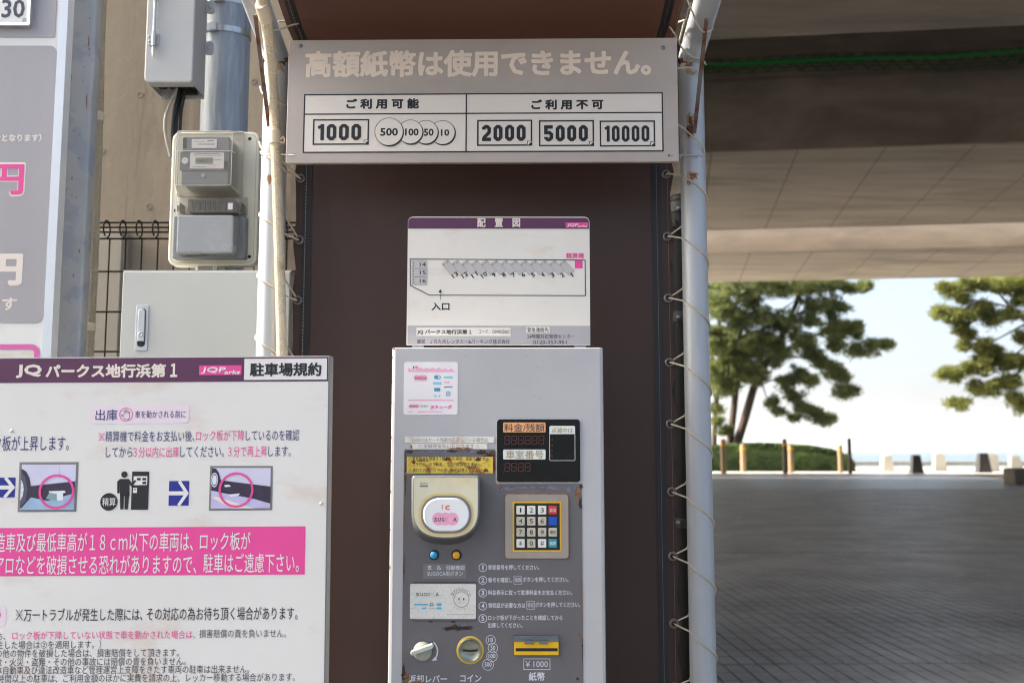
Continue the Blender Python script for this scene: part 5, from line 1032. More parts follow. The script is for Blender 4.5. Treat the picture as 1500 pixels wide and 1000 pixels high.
# ================================================================== parking map sign on the machine
YM = 2.0
f3 = Frame(730, 412, 2.06, yaw=-.2, roll=-.1, base=P(730, 506, 2.06).z)
ms_ = thing('parking_map_sign', 'small white parking bay map sign standing on top of the payment machine', 'sign', f3.mat)
r_ = f3.rect(596.5, 317.5, 864, 505.5); q = MB(); q.prism(rr(*r_, .012, 6, (.001, .001, .011, .011)), 0, .003, map_white, matside=M('sign_edge', C(190, 185, 176), .5)); q.build('panel', ms_)
T, T2, T3 = -.0004, -.0007, -.001
q = MB(); hr = f3.rect(598, 319, 862.5, 335.2); q.flat(rr(*hr, .01, 6, (0, 0, .009, .009)), T, purple)
fr_ = f3.rect(597, 477, 864, 504.5); q.build('header_band', ms_); q = MB(); q.flat(rr(*fr_, 0), T, M('footer_grey', C(172, 169, 172), .45)); q.build('footer_band', ms_)
q = MB(); f3.text(q, '配　置　図', 699, 762, 326.3, 13.5, T2, cream_ink, bold=.03); lr = f3.rect(828.5, 326, 861.5, 333.5); q.flat(rr(*lr, 0), T2, pink); f3.text(q, 'JQP', 831, 847, 330, 5.5, T3, white_ink, bold=.04, shear=.25); f3.text(q, 'arks', 847, 860, 331.4, 3.2, T3, white_ink, bold=.04, shear=.25)
r_ = f3.rect(610, 480, 748, 492); q.flat(rr(*r_, 0), T2, map_white); f3.text(q, 'JQ パークス地行浜第１', 611, 691, 486.5, 8, T3, black_ink, bold=.03); f3.text(q, 'コード：C049022067', 701, 746.5, 485.5, 6, T3, grey_ink, bold=.005)
f3.text(q, '運営', 610.5, 622.5, 500, 6.5, T2, grey_ink, bold=.008); f3.text(q, 'ＪＲ九州レンタカー&パーキング株式会社', 630, 747, 500, 7, T2, grey_ink, bold=.008)
r_ = f3.rect(771, 478.5, 805, 487.5); q.flat(rr(*r_, 0), T2, map_white); f3.text(q, '緊急連絡先', 772.5, 803.5, 483, 7, T3, grey_ink, bold=.008); f3.text(q, '24時間対応管理センター', 772, 842, 492.6, 6.5, T2, grey_ink, bold=.008); f3.text(q, '0120-357-951', 781, 830, 501, 5.5, T2, grey_ink, bold=.008)
f3.text(q, '精算機', 829, 855.5, 374.5, 8.5, T, pink, bold=.02); r_ = f3.rect(842, 381.5, 853.3, 393); q.flat(rr(*r_, 0), T, pink)
q.stroke(f3.pts([(601, 379.5), (857, 381), (857.5, 433), (629, 432.3), (601, 418)]), .0017, T2, black_ink, closed=True)
stall = M('stall_grey', C(186, 183, 184), .5)
for i, (y0, y1) in enumerate(((381.5, 393), (393.6, 405), (405.6, 417))):
    r_ = f3.rect(603.5, y0, 625.5, y1); q.flat(rr(*r_, 0), T, stall); q.stroke(rr(*r_, 0), .0005, T2, frame_ink, closed=True); f3.text(q, str(14 + i), 614.8, 623.8, (y0 + y1) / 2, 6, T2, black_ink, bold=.01)
    for yy in (y0 + 2, y0 + 6.5): q.stroke(f3.pts([(606, yy), (606, yy + 3)]), .0009, T2, black_ink)
for i in range(13):
    dx = 14.27 * i; q.flat(f3.pts([(647 + dx, 386.8), (656 + dx, 380.8), (670 + dx, 396.8), (661 + dx, 403)]), T - .00002 * i, stall); q.stroke(f3.pts([(647 + dx, 386.8), (656 + dx, 380.8), (670 + dx, 396.8), (661 + dx, 403)]), .0005, T2, frame_ink, closed=True)
    q.stroke(f3.pts([(649.5 + dx, 388.3), (652 + dx, 386.6)]), .001, T3, black_ink); q.stroke(f3.pts([(654 + dx, 385.3), (656.5 + dx, 383.6)]), .001, T3, black_ink)
    s = str(13 - i); f3.text(q, s, 666.5 + dx - (4.6 if len(s) > 1 else 1.1 if s == '1' else 2.4), 666.5 + dx + (4.6 if len(s) > 1 else 1.1 if s == '1' else 2.4), 402.5, 6.6, T3, black_ink, bold=.02, rot=R(35))
f3.text(q, '入口', 632, 658.5, 448.7, 11.5, T, black_ink, bold=.03); q.stroke(f3.pts([(645, 439), (645, 427)]), .0009, T, black_ink); q.flat(f3.pts([(642.3, 428.5), (645, 423.5), (647.7, 428.5)]), T2, black_ink)
q.build('printed_map', ms_, kind='stuff')
q = MB()
for px in (612, 850):
    c = f3.l(px, 500); q.box(c[0] - .012, c[0] + .012, .0035, .006, -.004, .10, galv_dull)
q.build('bracket', ms_)
# ================================================================== payment machine
f4 = Frame(730, 754, YM, yaw=-.1, base=0.0)
pm = thing('payment_machine', 'grey parking payment machine with keypad, card reader and dark rusty control panel', 'payment machine', f4.mat)
xa, xb = f4.l(573.2, 600)[0], f4.l(884.5, 600)[0]; xa = f4.l(571, 754)[0]; xb = f4.l(885.8, 754)[0]; zt_ = f4.l(730, 508.8)[1]
q = MB()
# housing: front sheet folded round with rounded vertical edges
o_ = [(xa + .007, 0.0), (xb - .007, 0.0), (xb - .002, .002), (xb, .007), (xb, .26), (xa, .26), (xa, .007), (xa + .002, .002)]
n_ = len(o_); q.add([(a, b_, .06) for a, b_ in o_] + [(a, b_, zt_ - .002) for a, b_ in o_], [(k_, (k_ + 1) % n_, (k_ + 1) % n_ + n_, k_ + n_) for k_ in range(n_)] + [tuple(reversed(range(n_)))], machine_paint)
o2 = [(a * (1 - .006) + .0, b_ * .99 + .0014) for a, b_ in o_]; q.add([(a, b_, zt_ - .002) for a, b_ in o_] + [(a, b_, zt_) for a, b_ in o2], [(k_, (k_ + 1) % n_, (k_ + 1) % n_ + n_, k_ + n_) for k_ in range(n_)] + [tuple(range(n_, 2 * n_))], machine_paint)
q.build('housing', pm)
q = MB(); q.box(xa + .02, xb - .02, .03, .24, 0, .058, black_pl); q.build('plinth', pm)
q = MB(); rq = f4.rect(884.6, 519, 889, 530, .1); q.box(xb + .0005, xb + .008, .09, .14, rq[1], rq[3] + .004, rust_light); q.build('side_hinge', pm)
def blob(q, cx, cz, rx, rz, y, mt, seed, n=22, jag=.35):
    rnd = random.Random(seed); q.flat([(cx + rx * (1 + rnd.uniform(-jag, jag)) * math.cos(2 * math.pi * k_ / n), cz + rz * (1 + rnd.uniform(-jag, jag)) * math.sin(2 * math.pi * k_ / n)) for k_ in range(n)], y, mt)
# control panel: stepped outline
pan = f4.pts([(589.3, 1000), (592, 660), (593.5, 657.8), (724, 657.5), (725.8, 659), (726, 706), (728, 708.5), (850, 708), (852, 710), (854.6, 1000)])
zlow = .35; pan = [(pan[0][0], zlow)] + pan[1:-1] + [(pan[-1][0], zlow)]
q = MB(); q.prism(pan[::-1], -.0012, -.0001, panel_dark, matside=rust); q.build('control_panel', pm)
T, T2, T3 = -.0016, -.0020, -.0024
# display
r_ = f4.rect(727.5, 613.5, 850, 706); q = MB(); q.prism(rr(*r_, .007, 5), -.004, -.0013, glass_black, bev=.0006, matside=stainless); q.build('display_panel', pm)
dp = pm.children[-1]; q = MB(); D0 = -.0044; D1 = -.0047
q.flat(rr(*f4.rect(737, 618.5, 799, 633), .002, 3), D0, orange_lbl); f4.text(q, '料金/残額', 738.5, 797.5, 626, 12, D1, grey_ink, bold=.008)
q.flat(rr(*f4.rect(737, 658, 799, 672.5), .002, 3), D0, white_lbl); f4.text(q, '車室番号', 741, 796, 665.3, 12, D1, gold_ink, bold=.008)
o1 = rr(*f4.rect(804.7, 623.5, 842.3, 674.5), .003, 4); q.ring(o1, outline_inset(o1, .0009), D0, white_lbl); q.flat(rr(*f4.rect(805, 624, 842, 635.5), .003, 3, (0, 0, .003, .003)), D0 - .0001, white_lbl); f4.text(q, '点滅中は', 808, 839, 629.8, 7.5, D1 - .0001, gold_ink, bold=.005); q.build('lettering', dp, kind='stuff')
q = MB()
def seg7(px0, px1, y0, y1, n):
    w = (px1 - px0) / n
    for i in range(n):
        a = px0 + i * w + 1; b_ = a + w - 2.8; ym = (y0 + y1) / 2; sl_ = .6
        for L in (((a + sl_, y0), (b_ + sl_, y0)), ((a, y1), (b_, y1)), ((a + sl_ / 2, ym), (b_ + sl_ / 2, ym)), ((a + sl_, y0 + .6), (a + sl_ / 2, ym - .6)), ((b_ + sl_, y0 + .6), (b_ + sl_ / 2, ym - .6)), ((a + sl_ / 2, ym + .6), (a, y1 - .6)), ((b_ + sl_ / 2, ym + .6), (b_, y1 - .6))): q.stroke(f4.pts(L), .0018, D0, seg_red)
seg7(738, 798, 638.5, 650, 6); seg7(738, 778, 678, 689.5, 4)
for yy in (643.5, 651.5, 659.5, 667.5): q.flat(ell(*f4.l(808.8, yy), .0018, seg=10), D0, seg_red)
q.build('segment_digits', dp)
# keypad
r_ = f4.rect(739.5, 723, 833, 817.5); q = MB(); q.prism(rr(*r_, .007, 5), -.0045, -.0013, steel_plate, bev=.0008, matside=rust_light); q.build('keypad', pm)
kp = pm.children[-1]; q = MB(); o1 = rr(*f4.rect(751, 734, 822, 807), .002, 3); q.prism(o1, -.0052, -.0046, yellow_pl); q.flat(rr(*f4.rect(753.2, 736.2, 819.8, 804.8), .001, 2), -.0055, black_pl); q.build('key_surround', kp)
KL = [['1', '2', '3', '取消'], ['4', '5', '6', ''], ['7', '8', '9', '領収'], ['*', '0', '#', '精算']]
kmat = [[key_white, key_white, key_white, key_red], [key_ivory, key_ivory, key_ivory, key_blue], [key_ivory, key_ivory, key_ivory, key_ivory], [key_white, key_ivory, key_white, key_teal]]
for i, cy in enumerate((746.7, 762.8, 779, 795.3)):
    for j, cx in enumerate((762.6, 778.3, 794.2, 809.8)):
        r_ = f4.rect(cx - 6.1, cy - 6.3, cx + 6.1, cy + 6.3, -.008); q = MB(); q.prism(rr(*r_, .0016, 3), -.0085, -.0056, kmat[i][j], bev=.0008)
        if KL[i][j]: f4.text(q, KL[i][j], cx - (4.6 if j == 3 else (1.2 if KL[i][j] == '1' else 2.5)), cx + (4.6 if j == 3 else (1.2 if KL[i][j] == '1' else 2.5)), cy, 6.5 if j < 3 else 5.5, -.0088, white_ink if kmat[i][j] in (key_red, key_teal) else black_ink, bold=.005)
        q.build('key', kp)
# scratched film over the keypad
# card reader
def ushape(x0, y0, x1, ym, yb_, rtop=5, seg=18, yy=0):
    L = [(x0 + rtop, y0)]; L = []
    for k_ in range(6): a = R(180 - 90 * k_ / 5 * 1); L.append((x0 + rtop + rtop * math.cos(a), y0 + rtop - rtop * math.sin(a)))
    for k_ in range(6): a = R(90 - 90 * k_ / 5); L.append((x1 - rtop + rtop * math.cos(a), y0 + rtop - rtop * math.sin(a)))
    cx = (x0 + x1) / 2; rx = (x1 - x0) / 2; p = 2.5
    for k_ in range(seg + 1):
        a = math.pi * k_ / seg; c, s = math.cos(a), math.sin(a); L.append((cx + rx * math.copysign(abs(c) ** (2 / p), c), ym + (yb_ - ym) * abs(s) ** (2 / p)))
    return [f4.l(a, b_, yy) for a, b_ in L][::-1]
q = MB(); YF_ = -.045; F1 = ushape(602.5, 697, 702, 752, 797, yy=-.002); F0 = ushape(603, 696, 703, 746, 789.5, yy=YF_); n_ = len(F0)
q.add([(x, YF_ + .006, z) for x, z in F0] + [(x, -.0015, z) for x, z in F1], [(i, i + n_, (i + 1) % n_ + n_, (i + 1) % n_) for i in range(n_)], reader_grey, True)
fi = outline_inset(F0, .0035); q.add([(x, YF_ + .006, z) for x, z in F0] + [(x, YF_ + .001, z) for x, z in outline_inset(F0, .0012)] + [(x, YF_, z) for x, z in fi], [(i + o2_, i + n_ + o2_, (i + 1) % n_ + n_ + o2_, (i + 1) % n_ + o2_) for o2_ in (0, n_) for i in range(n_)][::1], reader_rim, True)
q.f = [tuple(reversed(f_)) if k_ >= n_ else f_ for k_, f_ in enumerate(q.f)]
q.build('card_reader', pm); cr = pm.children[-1]
q = MB(); q.flat(fi, YF_ + .0001, reader_rim); q.prism(outline_inset(F0, .0042), YF_ - .0006, YF_ + .0, reader_cream); q.build('face_plate', cr)
q = MB(); Yp = YF_ - .001; cst = f4.rect(617, 725.5, 690.5, 780.5, Yp)
def stad(r_, rad): return rr(*r_, rad, 10)
q.flat(stad(f4.rect(613, 722, 694, 784, Yp), .037), Yp, M('reader_cream_worn', C(226, 200, 140), .45, var=.06, vscale=30)); q.prism(stad(cst, .033), Yp - .0012, Yp - .0001, reader_rim, matside=reader_grey); q.prism(stad(f4.rect(620, 728.5, 687.5, 777.5, Yp), .0315), Yp - .005, Yp - .0013, pad_white, bev=.0025, smooth=True); q.build('reader_pad', cr)
q = MB(); y_ = Yp - .0053; c = [f4.l(a, 759.5, y_) for a in (642.3, 652.5, 662.5)]; k = f4.sc(652, 760)
for i_, cc in enumerate(c): q.flat(ell(cc[0], cc[1], 9 * k), y_ - .00005 * i_, logo_pink)
for s, a, b_, mt in (('S', 636, 640.2, logo_dark), ('U', 641.5, 645.7, logo_dark), ('G', 647, 651, logo_dark), ('O', 652, 655.5, M('logo_faded', C(226, 140, 180), .5)), ('C', 657.5, 661.5, M('logo_lightpink', C(250, 205, 222), .5)), ('A', 664, 669, logo_dark)): f4.text(q, s, a, b_, 760.3, 5.6, y_ - .0003, mt, bold=.02)
f4.text(q, 'i', 646.8, 648.8, 742, 7, y_, M('logo_tan', C(220, 170, 130), .5), bold=.05); f4.text(q, 'c', 651.5, 659, 743, 7, y_, M('logo_coral', C(240, 120, 130), .5), bold=.05)
yy = YF_ - .0009; f4.text(q, '電源中', 615, 627, 707.5, 3.2, yy, faded_ink); q.flat(rr(*f4.rect(615, 710.3, 627, 712.7, yy), .0008, 2), yy, frame_ink)
q.build('lettering', cr, kind='stuff')
# labels above reader
def label(x0, y0, x1, y1, mt, rad=.0005, name='label', y=T, th_=.0003): q = MB(); q.prism(rr(*f4.rect(x0, y0, x1, y1), rad, 2), y, y + th_, mt); return q
q = label(593.5, 639, 724, 648.2, stain_stk, y=-.0005 if False else -.0020, th_=.0003); f4.text(q, 'SUGOCAカード残高が不足している場合は', 603, 714.5, 643.8, 6.4, -.0023, faded_ink, bold=.0); q.build('label_strip', pm)
q = label(602, 649, 714, 657.6, stain_stk, y=-.0022, th_=.0003); f4.text(q, '⚠全額現金払いとなります⚠', 612, 703, 653.3, 6.4, -.0025, faded_ink, bold=.0); blob(q, *f4.l(675, 656.5), .03, .0018, -.0026, rust_light, 31); blob(q, *f4.l(603, 654), .0022, .004, -.0026, rust_light, 32); q.build('label_strip', pm)
q = label(596, 668.5, 722, 692.8, yellow_stk, y=-.0018, th_=.0003)
wk = M('sticker_print', C(58, 52, 60), .5)
for s, x0, x1, yc in (('⚠車室番号を間違えて精算した場合、返金できません', 598, 716, 671.3), ('⚠２千円札、５千円札、１万円札は使えません。', 598, 706, 680), ('⚠濡れたお札、シワの多いお札は使えません。', 598, 703, 688.5)): f4.text(q, s, x0, x1, yc, 6.6, -.0021, wk, bold=.008)
for i, (a, b_, c_, d) in enumerate(((622, 674, 10, 2.5), (655, 672, 8, 2.5), (690, 684, 9, 3), (606, 676, 4, 3), (676, 678, 6, 3), (700, 672, 7, 3), (640, 680, 3, 2), (712, 688, 4, 3))): blob(q, *f4.l(a, b_), c_ * k * .8, d * k * .8, -.00215, (rust_light, rust)[i % 2], 40 + i, jag=.6)
q.build('warning_sticker', pm)
q = MB()   # flaking paint and rust around the panel edges
for i, (a, b_, c_, d, mt) in enumerate(((600, 661.5, 6, 2, rust_dark), (640, 661, 22, 2.2, bare_primer), (663, 660.5, 6, 1.6, rust_dark), (690, 661, 9, 2, bare_primer), (705, 662.5, 8, 3.2, rust_dark), (716, 668, 7, 5, rust_dark), (722, 664, 4, 5, rust), (594.5, 690, 1.4, 30, rust), (724, 680, 1.5, 14, rust),
     (745, 715, 12, 2.6, bare_primer), (775, 713.5, 16, 2, bare_primer), (810, 714, 14, 3, bare_primer), (838, 716, 9, 4, bare_primer), (732, 712, 3, 3, rust_light), (846, 722, 4, 7, rust_light), (850, 738, 2, 9, rust_dark), (729, 719, 4, 2.4, bare_primer), (851, 712, 2.5, 3, rust_dark),
     (592, 760, .9, 16, rust_light), (852.5, 880, .9, 30, rust_light), (853, 950, 1, 16, rust), (849, 930, 2, 3, rust_light), (592, 830, .8, 20, rust), (591.5, 985, 3, 12, rust_dark), (596, 992, 5, 6, rust_light), (846, 993, 2, 2, rust_dark), (612, 998, 8, 2.4, rust_light), (667, 918.5, 12, 3.6, rust_dark), (683, 919, 9, 3, rust_dark), (655, 920, 5, 2.4, rust_dark), (676, 914, 6, 1.6, bare_primer), (664, 909.8, 3, 1.2, rust_dark), (631, 909.4, 3, 1, rust_dark))):
    blob(q, *f4.l(a, b_), c_ * k, d * k, -.00135 - .00003 * i if not (660 < a < 700 and b_ > 910) else -.0016 - .0001 * (i % 3), mt, 60 + i, n=26, jag=.42)
q.build('rust_patch', pm, kind='stuff')
q = MB()
for i, (a, b_, c_, d) in enumerate(((575.5, 510.5, 2.5, 1.6), (573.4, 524, .7, 3), (573.2, 560, .5, 3), (573.0, 590, .5, 2), (572.4, 640, .6, 3), (572, 675, .5, 2), (571.2, 720, .6, 3), (570.5, 775, .6, 2), (570, 830, .6, 4))): blob(q, *f4.l(a + 1.4, b_), c_ * k, d * k, -.0003, rust_light, 90 + i, jag=.4)
for i, (a, b_) in enumerate(((683, 521), (770, 522), (786, 538), (794, 539.5), (783, 580), (790, 583))): blob(q, *f4.l(a, b_), .7 * k, .6 * k, -.0004, rust_light if i else bare_primer, 110 + i)
q.build('rust_speck', pm, kind='stuff')
# buttons
for cx, mt in ((636, btn_blue), (668.7, btn_amber)):
    c = f4.l(cx, 812); q = MB(); q.lathe_y(c[0], c[1], [(.0098, -.0012), (.0098, -.004), (.0082, -.0052), (.0074, -.004)], black_pl, 26); q.lathe_y(c[0], c[1], [(.0072, -.003), (.0072, -.0085), (.006, -.0098), (.0, -.0102)], mt, 26); q.build('button', pm)
q = label(620, 825.5, 682.5, 846.5, lbl_grey, y=-.0016); f4.text(q, '支　払　残額確認', 626, 681, 830.8, 6.8, -.0019, panel_text, bold=.01); f4.text(q, 'SUGOCA用ボタン', 626, 678, 839.5, 6.8, -.0019, panel_text, bold=.006); q.build('button_label', pm)
# card slot door with cracked sticker
o1 = rr(*f4.rect(606, 851.5, 698.5, 909), .0025, 3); q = MB(); q.ring(o1, outline_inset(o1, .0011), -.0016, black_pl); q.build('door_gap', pm)
crk = bpy.data.materials.new('cracked_card_sticker'); t, b = nodes(crk); tc = t.nodes.new('ShaderNodeTexCoord'); vo = t.nodes.new('ShaderNodeTexVoronoi'); vo.feature = 'DISTANCE_TO_EDGE'; vo.inputs['Scale'].default_value = 95; vo.distance = 'MANHATTAN' if False else 'EUCLIDEAN'
nn_ = t.nodes.new('ShaderNodeTexNoise'); nn_.inputs['Scale'].default_value = 40; t.links.new(tc.outputs['Object'], vo.inputs['Vector']); r = ramp(t, .0, .022, C(186, 180, 170), C(226, 222, 214)); t.links.new(vo.outputs['Distance'], r.inputs[0]); t.links.new(r.outputs[0], b.inputs['Base Color']); b.inputs['Roughness'].default_value = .4
q = MB(); q.prism(rr(*f4.rect(600.8, 854.5, 697.5, 905.5), .0025, 4), -.0022, -.0013, crk)
for s, a, b_, mt in (('S', 609.3, 614, black_ink), ('U', 615, 619.5, black_ink), ('G', 620.5, 625, black_ink), ('O', 626, 630, grey_ink), ('C', 632, 636, M('card_faded', C(205, 200, 196), .5)), ('A', 638, 643, black_ink)): f4.text(q, s, a, b_, 870, 5, -.0025, mt, bold=.01)
cbl = M('card_blue', C(90, 180, 215), .5); c = f4.l(676, 877); 
o1 = ell(c[0], c[1], 11.5 * k, 11.5 * k); q.ring(o1, ell(c[0], c[1], 10.6 * k), -.0025, faded_ink); 
for s_i, (s, ang_) in enumerate(zip('SUGOCAポイント', [150, 136, 122, 108, 94, 80, 64, 48, 34, 20])):
    rr_ = 14.6; a = R(ang_); px_, py_ = 675 + rr_ * math.cos(a), 877 - rr_ * math.sin(a); f4.text(q, s, px_ - 2, px_ + 2, py_, 4.3, -.0025, faded_ink, rot=a - R(90))
for s_i, (s, ang_) in enumerate(zip('たまります', [230, 250, 270, 290, 310])):
    a = R(ang_); px_, py_ = 675 + 14.6 * math.cos(a), 877 - 14.6 * math.sin(a); f4.text(q, s, px_ - 1.8, px_ + 1.8, py_, 3.6, -.0025, M('card_gold', C(206, 190, 140), .5), rot=a + R(90))
q.flat(ell(*f4.l(672.5, 876.5), .9 * k, 2 * k, 12), -.0027, black_ink); q.flat(ell(*f4.l(679.5, 876.5), .9 * k, 2 * k, 12), -.0027, black_ink); q.stroke([f4.l(671 + j_, 881 + 1.2 * math.sin(math.pi * j_ / 10)) for j_ in range(0, 11, 2)], .0005, -.0027, faded_ink)
for (a, b_, c_, d) in ((607, 883.3, 627, 885.6), (639.5, 882.5, 647, 886.5), (639.5, 888.5, 647, 891.5), (618, 888.8, 625, 891)): q.flat(rr(*f4.rect(a, b_, c_, d), .0006, 2), -.0025, cbl)
q.ring(ell(*f4.l(632.7, 884.3), 2.7 * k, seg=14), ell(*f4.l(632.7, 884.3), 1.5 * k, seg=14), -.0025, M('card_teal', C(70, 120, 140), .5)); q.stroke(f4.pts([(628, 890.5), (637, 890.2)]), .0006, -.0025, grey_ink); 
x_ = 655
while x_ < 693: q.stroke(f4.pts([(x_, 899.3), (x_ + 1.6, 899.2)]), .0009, -.0025, grey_ink); x_ += 2.5
q.build('card_sticker', pm)
# instructions
q = MB(); k = f4.sc(707, 870)
for i, yy in enumerate((830.6, 849, 867.7, 886.7, 905)):
    c = f4.l(707.3, yy); q.ring(ell(c[0], c[1], 6.2 * k), ell(c[0], c[1], 5.3 * k), T, panel_text); w = 1.1 if i == 0 else 2.2; f4.text(q, str(i + 1), 707.3 - w, 707.3 + w, yy, 7, T, panel_text, bold=.02)
for s, x0, x1, yy in (('車室番号を押してください。', 715, 790, 830.4), ('番号を確認し', 715, 750.5, 848.8), ('ボタンを押してください。', 766, 832.5, 848.2), ('料金表示に従って駐車料金をお支払ください。', 715, 838, 867.2), ('領収証が必要な方は', 715, 769.5, 886), ('ボタンを押してください。', 784, 850, 885), ('ロック板が下がったことを確認してから', 715, 824, 904), ('出庫してください。', 715, 765, 915)): f4.text(q, s, x0, x1, yy, 7.4, T, panel_text, bold=.014)
for (x0, x1, yy, s) in ((752.5, 764.5, 848.8, '精算'), (771.3, 783, 885.5, '領収')): o1 = rr(*f4.rect(x0, yy - 6.2, x1, yy + 6.2), .0006, 2); q.ring(o1, outline_inset(o1, .0007), T, panel_text); f4.text(q, s, x0 + 1.2, x1 - 1.2, yy, 7, T, panel_text)
for cx, cy, r_, s in ((718.8, 936.5, 7.2, '10'), (722, 948, 7.2, '50'), (720.7, 960, 8, '100'), (715, 972.3, 8.3, '500')):
    c = f4.l(cx, cy); q.ring(ell(c[0], c[1], r_ * k), ell(c[0], c[1], (r_ - .75) * k), T, panel_text); w = 1.7 * len(s); f4.text(q, s, cx - w, cx + w, cy, 6.5, T, panel_text, bold=.014)
o1 = rr(*f4.rect(766.8, 963.5, 806, 980), 0); q.ring(o1, outline_inset(o1, .0011), T, panel_text); f4.text(q, '￥1000', 769.5, 802.5, 971.6, 9, T, panel_text, bold=.0)
f4.text(q, '紙幣', 774.5, 798, 990, 12.5, T, panel_text, bold=.02); f4.text(q, '返却レバー', 598.5, 655, 993.5, 11.5, T, panel_text, bold=.018); f4.text(q, 'コイン', 674, 705, 992.5, 10.5, T, panel_text, bold=.018)
arc_ = [f4.l(619 + 22 * math.cos(R(a)), 953 - 20 * math.sin(R(a))) for a in range(42, -44, -8)]; q.stroke(arc_, .0028, T, panel_text); q.flat(f4.pts([(632.5, 967), (641, 965.5), (637, 961)]), T2, panel_text)
q.build('lettering', pm, kind='stuff')
# return lever
c = f4.l(619.5, 952.5); q = MB(); q.lathe_y(c[0], c[1], [(.0185, -.0012), (.0185, -.006), (.0172, -.0085), (0, -.0092)], M('knob_grey', C(160, 162, 148), .45, var=.06, vscale=50), 32); q.build('return_lever', pm)
lv = pm.children[-1]; q = MB(); yl_ = -.019; a, b_ = f4.l(603.5, 956.5, yl_), f4.l(634, 945.5, yl_); d = Vector((b_[0] - a[0], b_[1] - a[1])); L = d.length; ang_ = math.atan2(d.y, d.x)
o1 = rr(-L / 2 - .003, -.0046, L / 2 + .001, .0046, .0044, 6); mc = ((a[0] + b_[0]) / 2, (a[1] + b_[1]) / 2); o1 = [(mc[0] + x * math.cos(ang_) - z * math.sin(ang_), mc[1] + x * math.sin(ang_) + z * math.cos(ang_)) for x, z in o1]; q.prism(o1, yl_, -.0088, lever_grey, bev=.0018, smooth=False); q.build('handle', lv)
# coin slot
c = f4.l(688.8, 951.2); q = MB(); q.lathe_y(c[0], c[1], [(.0268, -.0013), (.0268, -.0022), (.0232, -.0022)], M('coin_yellow_ring', C(226, 186, 60), .45), 40); q.lathe_y(c[0], c[1], [(.0232, -.0014), (.0232, -.0045), (.0215, -.0055), (.020, -.0045), (.0185, -.0010 - .0012), (.010, -.0016), (0, -.0015)], coin_metal, 40); q.build('coin_slot', pm)
cs = pm.children[-1]; q = MB(); s2 = [f4.l(678.5 + j_ * 2.07, 951 + 1.1 * math.sin(math.pi * j_ / 10)) for j_ in range(11)]; q.stroke(s2, .0034, -.0042, hollow); q.build('slot_opening', cs)
# banknote slot
q = MB(); r_ = f4.rect(753.3, 936, 818, 957.3); q.prism(rr(*r_, .0008, 2), -.010, -.0013, yellow_pl, bev=.0008); q.build('banknote_slot', pm)
bs = pm.children[-1]; q = MB(); q.prism(rr(*f4.rect(755.5, 947, 816.5, 951.6), .0004, 2), -.0104, -.0101, hollow); 
for j_ in range(9): q.box(f4.l(758 + j_ * 6.6, 949)[0], f4.l(761 + j_ * 6.6, 949)[0], -.0112, -.0105, f4.l(780, 948.6)[1], f4.l(780, 947.2)[1], black_pl)
q.build('slot_opening', bs)
q = MB(); q.prism(rr(*f4.rect(753, 929.2, 818.3, 937.6), .0006, 2), -.012, -.0013, bill_steel, bev=.0008); q.box(f4.l(753, 932)[0] + .002, f4.l(818, 932)[0] - .002, -.0145, -.0121, f4.l(780, 933.5)[1], f4.l(780, 931.3)[1], bill_steel)
for cx in (774.8, 795.5): q.prism(rr(*f4.rect(cx - 6.5, 935.5, cx + 6.5, 940.3), .0006, 2), -.0165, -.0121, bill_steel, bev=.0006)
q.build('steel_flap', bs)
# sticker on the housing (the mascot and code of the real one are left out)
q = MB(); q.prism(rr(*f4.rect(591.5, 530, 670.5, 607.3), .005, 5), -.0006, -.0001, sticker_white); S = -.0009; S2 = -.0011; spk = M('sticker_pink', C(240, 176, 205), .45, var=.08, vscale=60); sp2 = M('sticker_hot_pink', C(240, 120, 190), .45); sbl = M('sticker_blue', C(70, 150, 195), .45); sbl2 = M('sticker_light_blue', C(130, 205, 230), .45)
jag = [(598, 544.5)] + [(598 + i_ * 4.5, 539.5 + (1.3 if i_ % 2 else -1.2) + (i_ > 11) * 1) for i_ in range(15)] + [(667, 544.5)]; q.flat(f4.pts(jag)[::-1], S, spk); q.flat(ell(*f4.l(608.5, 538), 4 * k), S2, sticker_white); q.flat(rr(*f4.rect(605.3, 536, 606.8, 540), 0), S2 - .0001, blue_arrow); q.flat(rr(*f4.rect(608, 536, 612, 540), .001, 2), S2 - .0001, sp2)
for cc_ in (610.5, 616.5, 621.5): q.flat(ell(*f4.l(cc_, 553.2), 4.6 * k), S - .00003 * cc_ / 600, logo_pink)
f4.text(q, 'SUGOCA', 607.5, 624.5, 553.5, 3.2, S2, logo_dark, bold=.02)
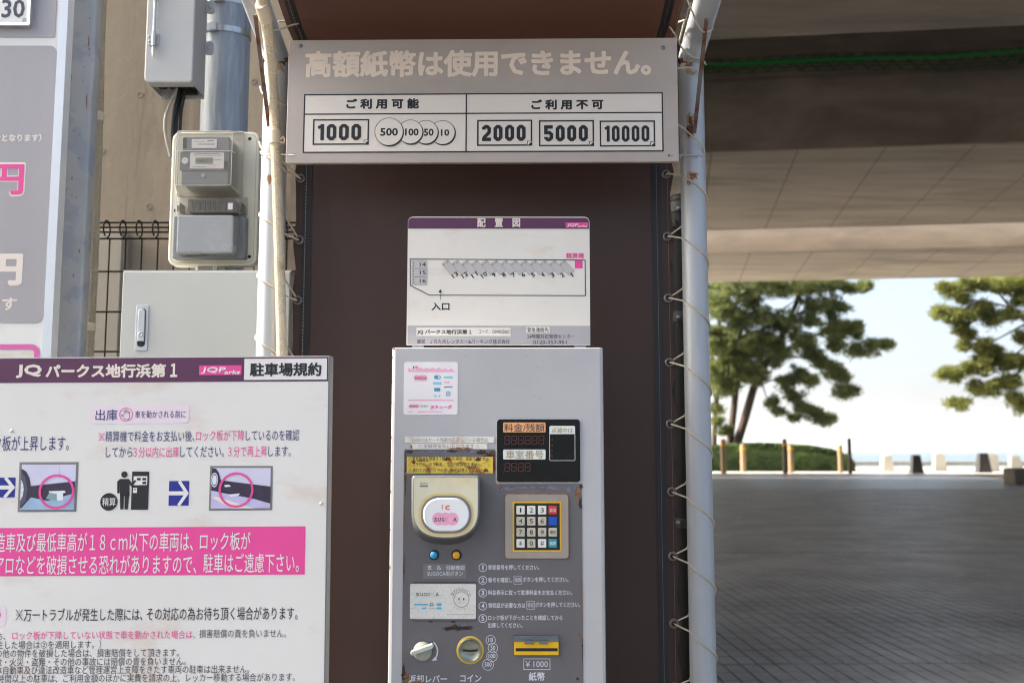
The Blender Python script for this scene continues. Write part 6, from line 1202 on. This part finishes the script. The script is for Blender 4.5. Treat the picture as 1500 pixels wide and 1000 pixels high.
q.flat(rr(*f4.rect(636, 549.5, 645.5, 555), .003, 3), S, sbl); q.flat(ell(*f4.l(643, 552.2), 1.7 * k), S2, sticker_white); q.flat(rr(*f4.rect(634.3, 559.3, 646.7, 563.3), .0004, 2), S, sbl2); q.flat(rr(*f4.rect(636, 567.8, 645, 573), .001, 2), S, sbl); q.flat(f4.pts([(636, 577.5), (640, 580.5), (637.5, 581)])[::-1], S, sbl); q.flat(f4.pts([(641, 580.5), (645, 577.5), (644.5, 581)])[::-1], S, sbl2)
q.flat(rr(*f4.rect(650.5, 551, 663, 553.8), .0005, 2), S, sbl2); q.flat(rr(*f4.rect(650.5, 558.3, 658.5, 560.8), .0005, 2), S, spk); q.stroke(f4.pts([(650.5, 566.5), (663, 566.3)]), .0016, S, grey_ink); q.ring(ell(*f4.l(656.5, 576.5), 3.6 * k, seg=20), ell(*f4.l(656.5, 576.5), 2.4 * k, seg=20), S, sbl); q.flat(ell(*f4.l(656.5, 576.5), 1.5 * k, seg=12), S, sbl2)
q.flat(rr(*f4.rect(598, 584.8, 664.5, 586.8), 0), S, spk)
for cc_ in (601.5, 606, 611): q.flat(ell(*f4.l(cc_, 594.5), 3 * k), S, logo_pink)
f4.text(q, 'SUGOCA', 600, 612, 594.7, 2.3, S2, logo_dark, bold=.02); f4.text(q, 'でたまる！', 615, 627.5, 594.5, 2.6, S, grey_ink, bold=.02); f4.text(q, 'JRキューポ', 630, 662, 596.3, 7, S, sp2, bold=.05)
q.flat(rr(*f4.rect(612, 602, 648, 603.5), 0), S, spk); q.flat(rr(*f4.rect(598, 602, 604, 603.5), 0), S, spk); q.build('info_sticker', pm)
# ------------------------------------------------------------------ air
hz_ = MB(); hz_.box(-14000, 14000, -60, 14500, -2, 140, M('haze_dummy', (1, 1, 1, 1)))
bpy.data.objects.remove(_to)
HAZE = True
if HAZE:
    ho = hz_.build('haze', kind='stuff'); hm = bpy.data.materials.new('haze_air'); hm.use_nodes = True; t = hm.node_tree; t.nodes.clear(); o_ = t.nodes.new('ShaderNodeOutputMaterial'); pvn = t.nodes.new('ShaderNodeVolumePrincipled'); pvn.inputs['Color'].default_value = (.93, .96, 1, 1); pvn.inputs['Density'].default_value = 0.00022; pvn.inputs['Anisotropy'].default_value = .3
    t.links.new(pvn.outputs[0], o_.inputs['Volume']); ho.data.materials.clear(); ho.data.materials.append(hm)
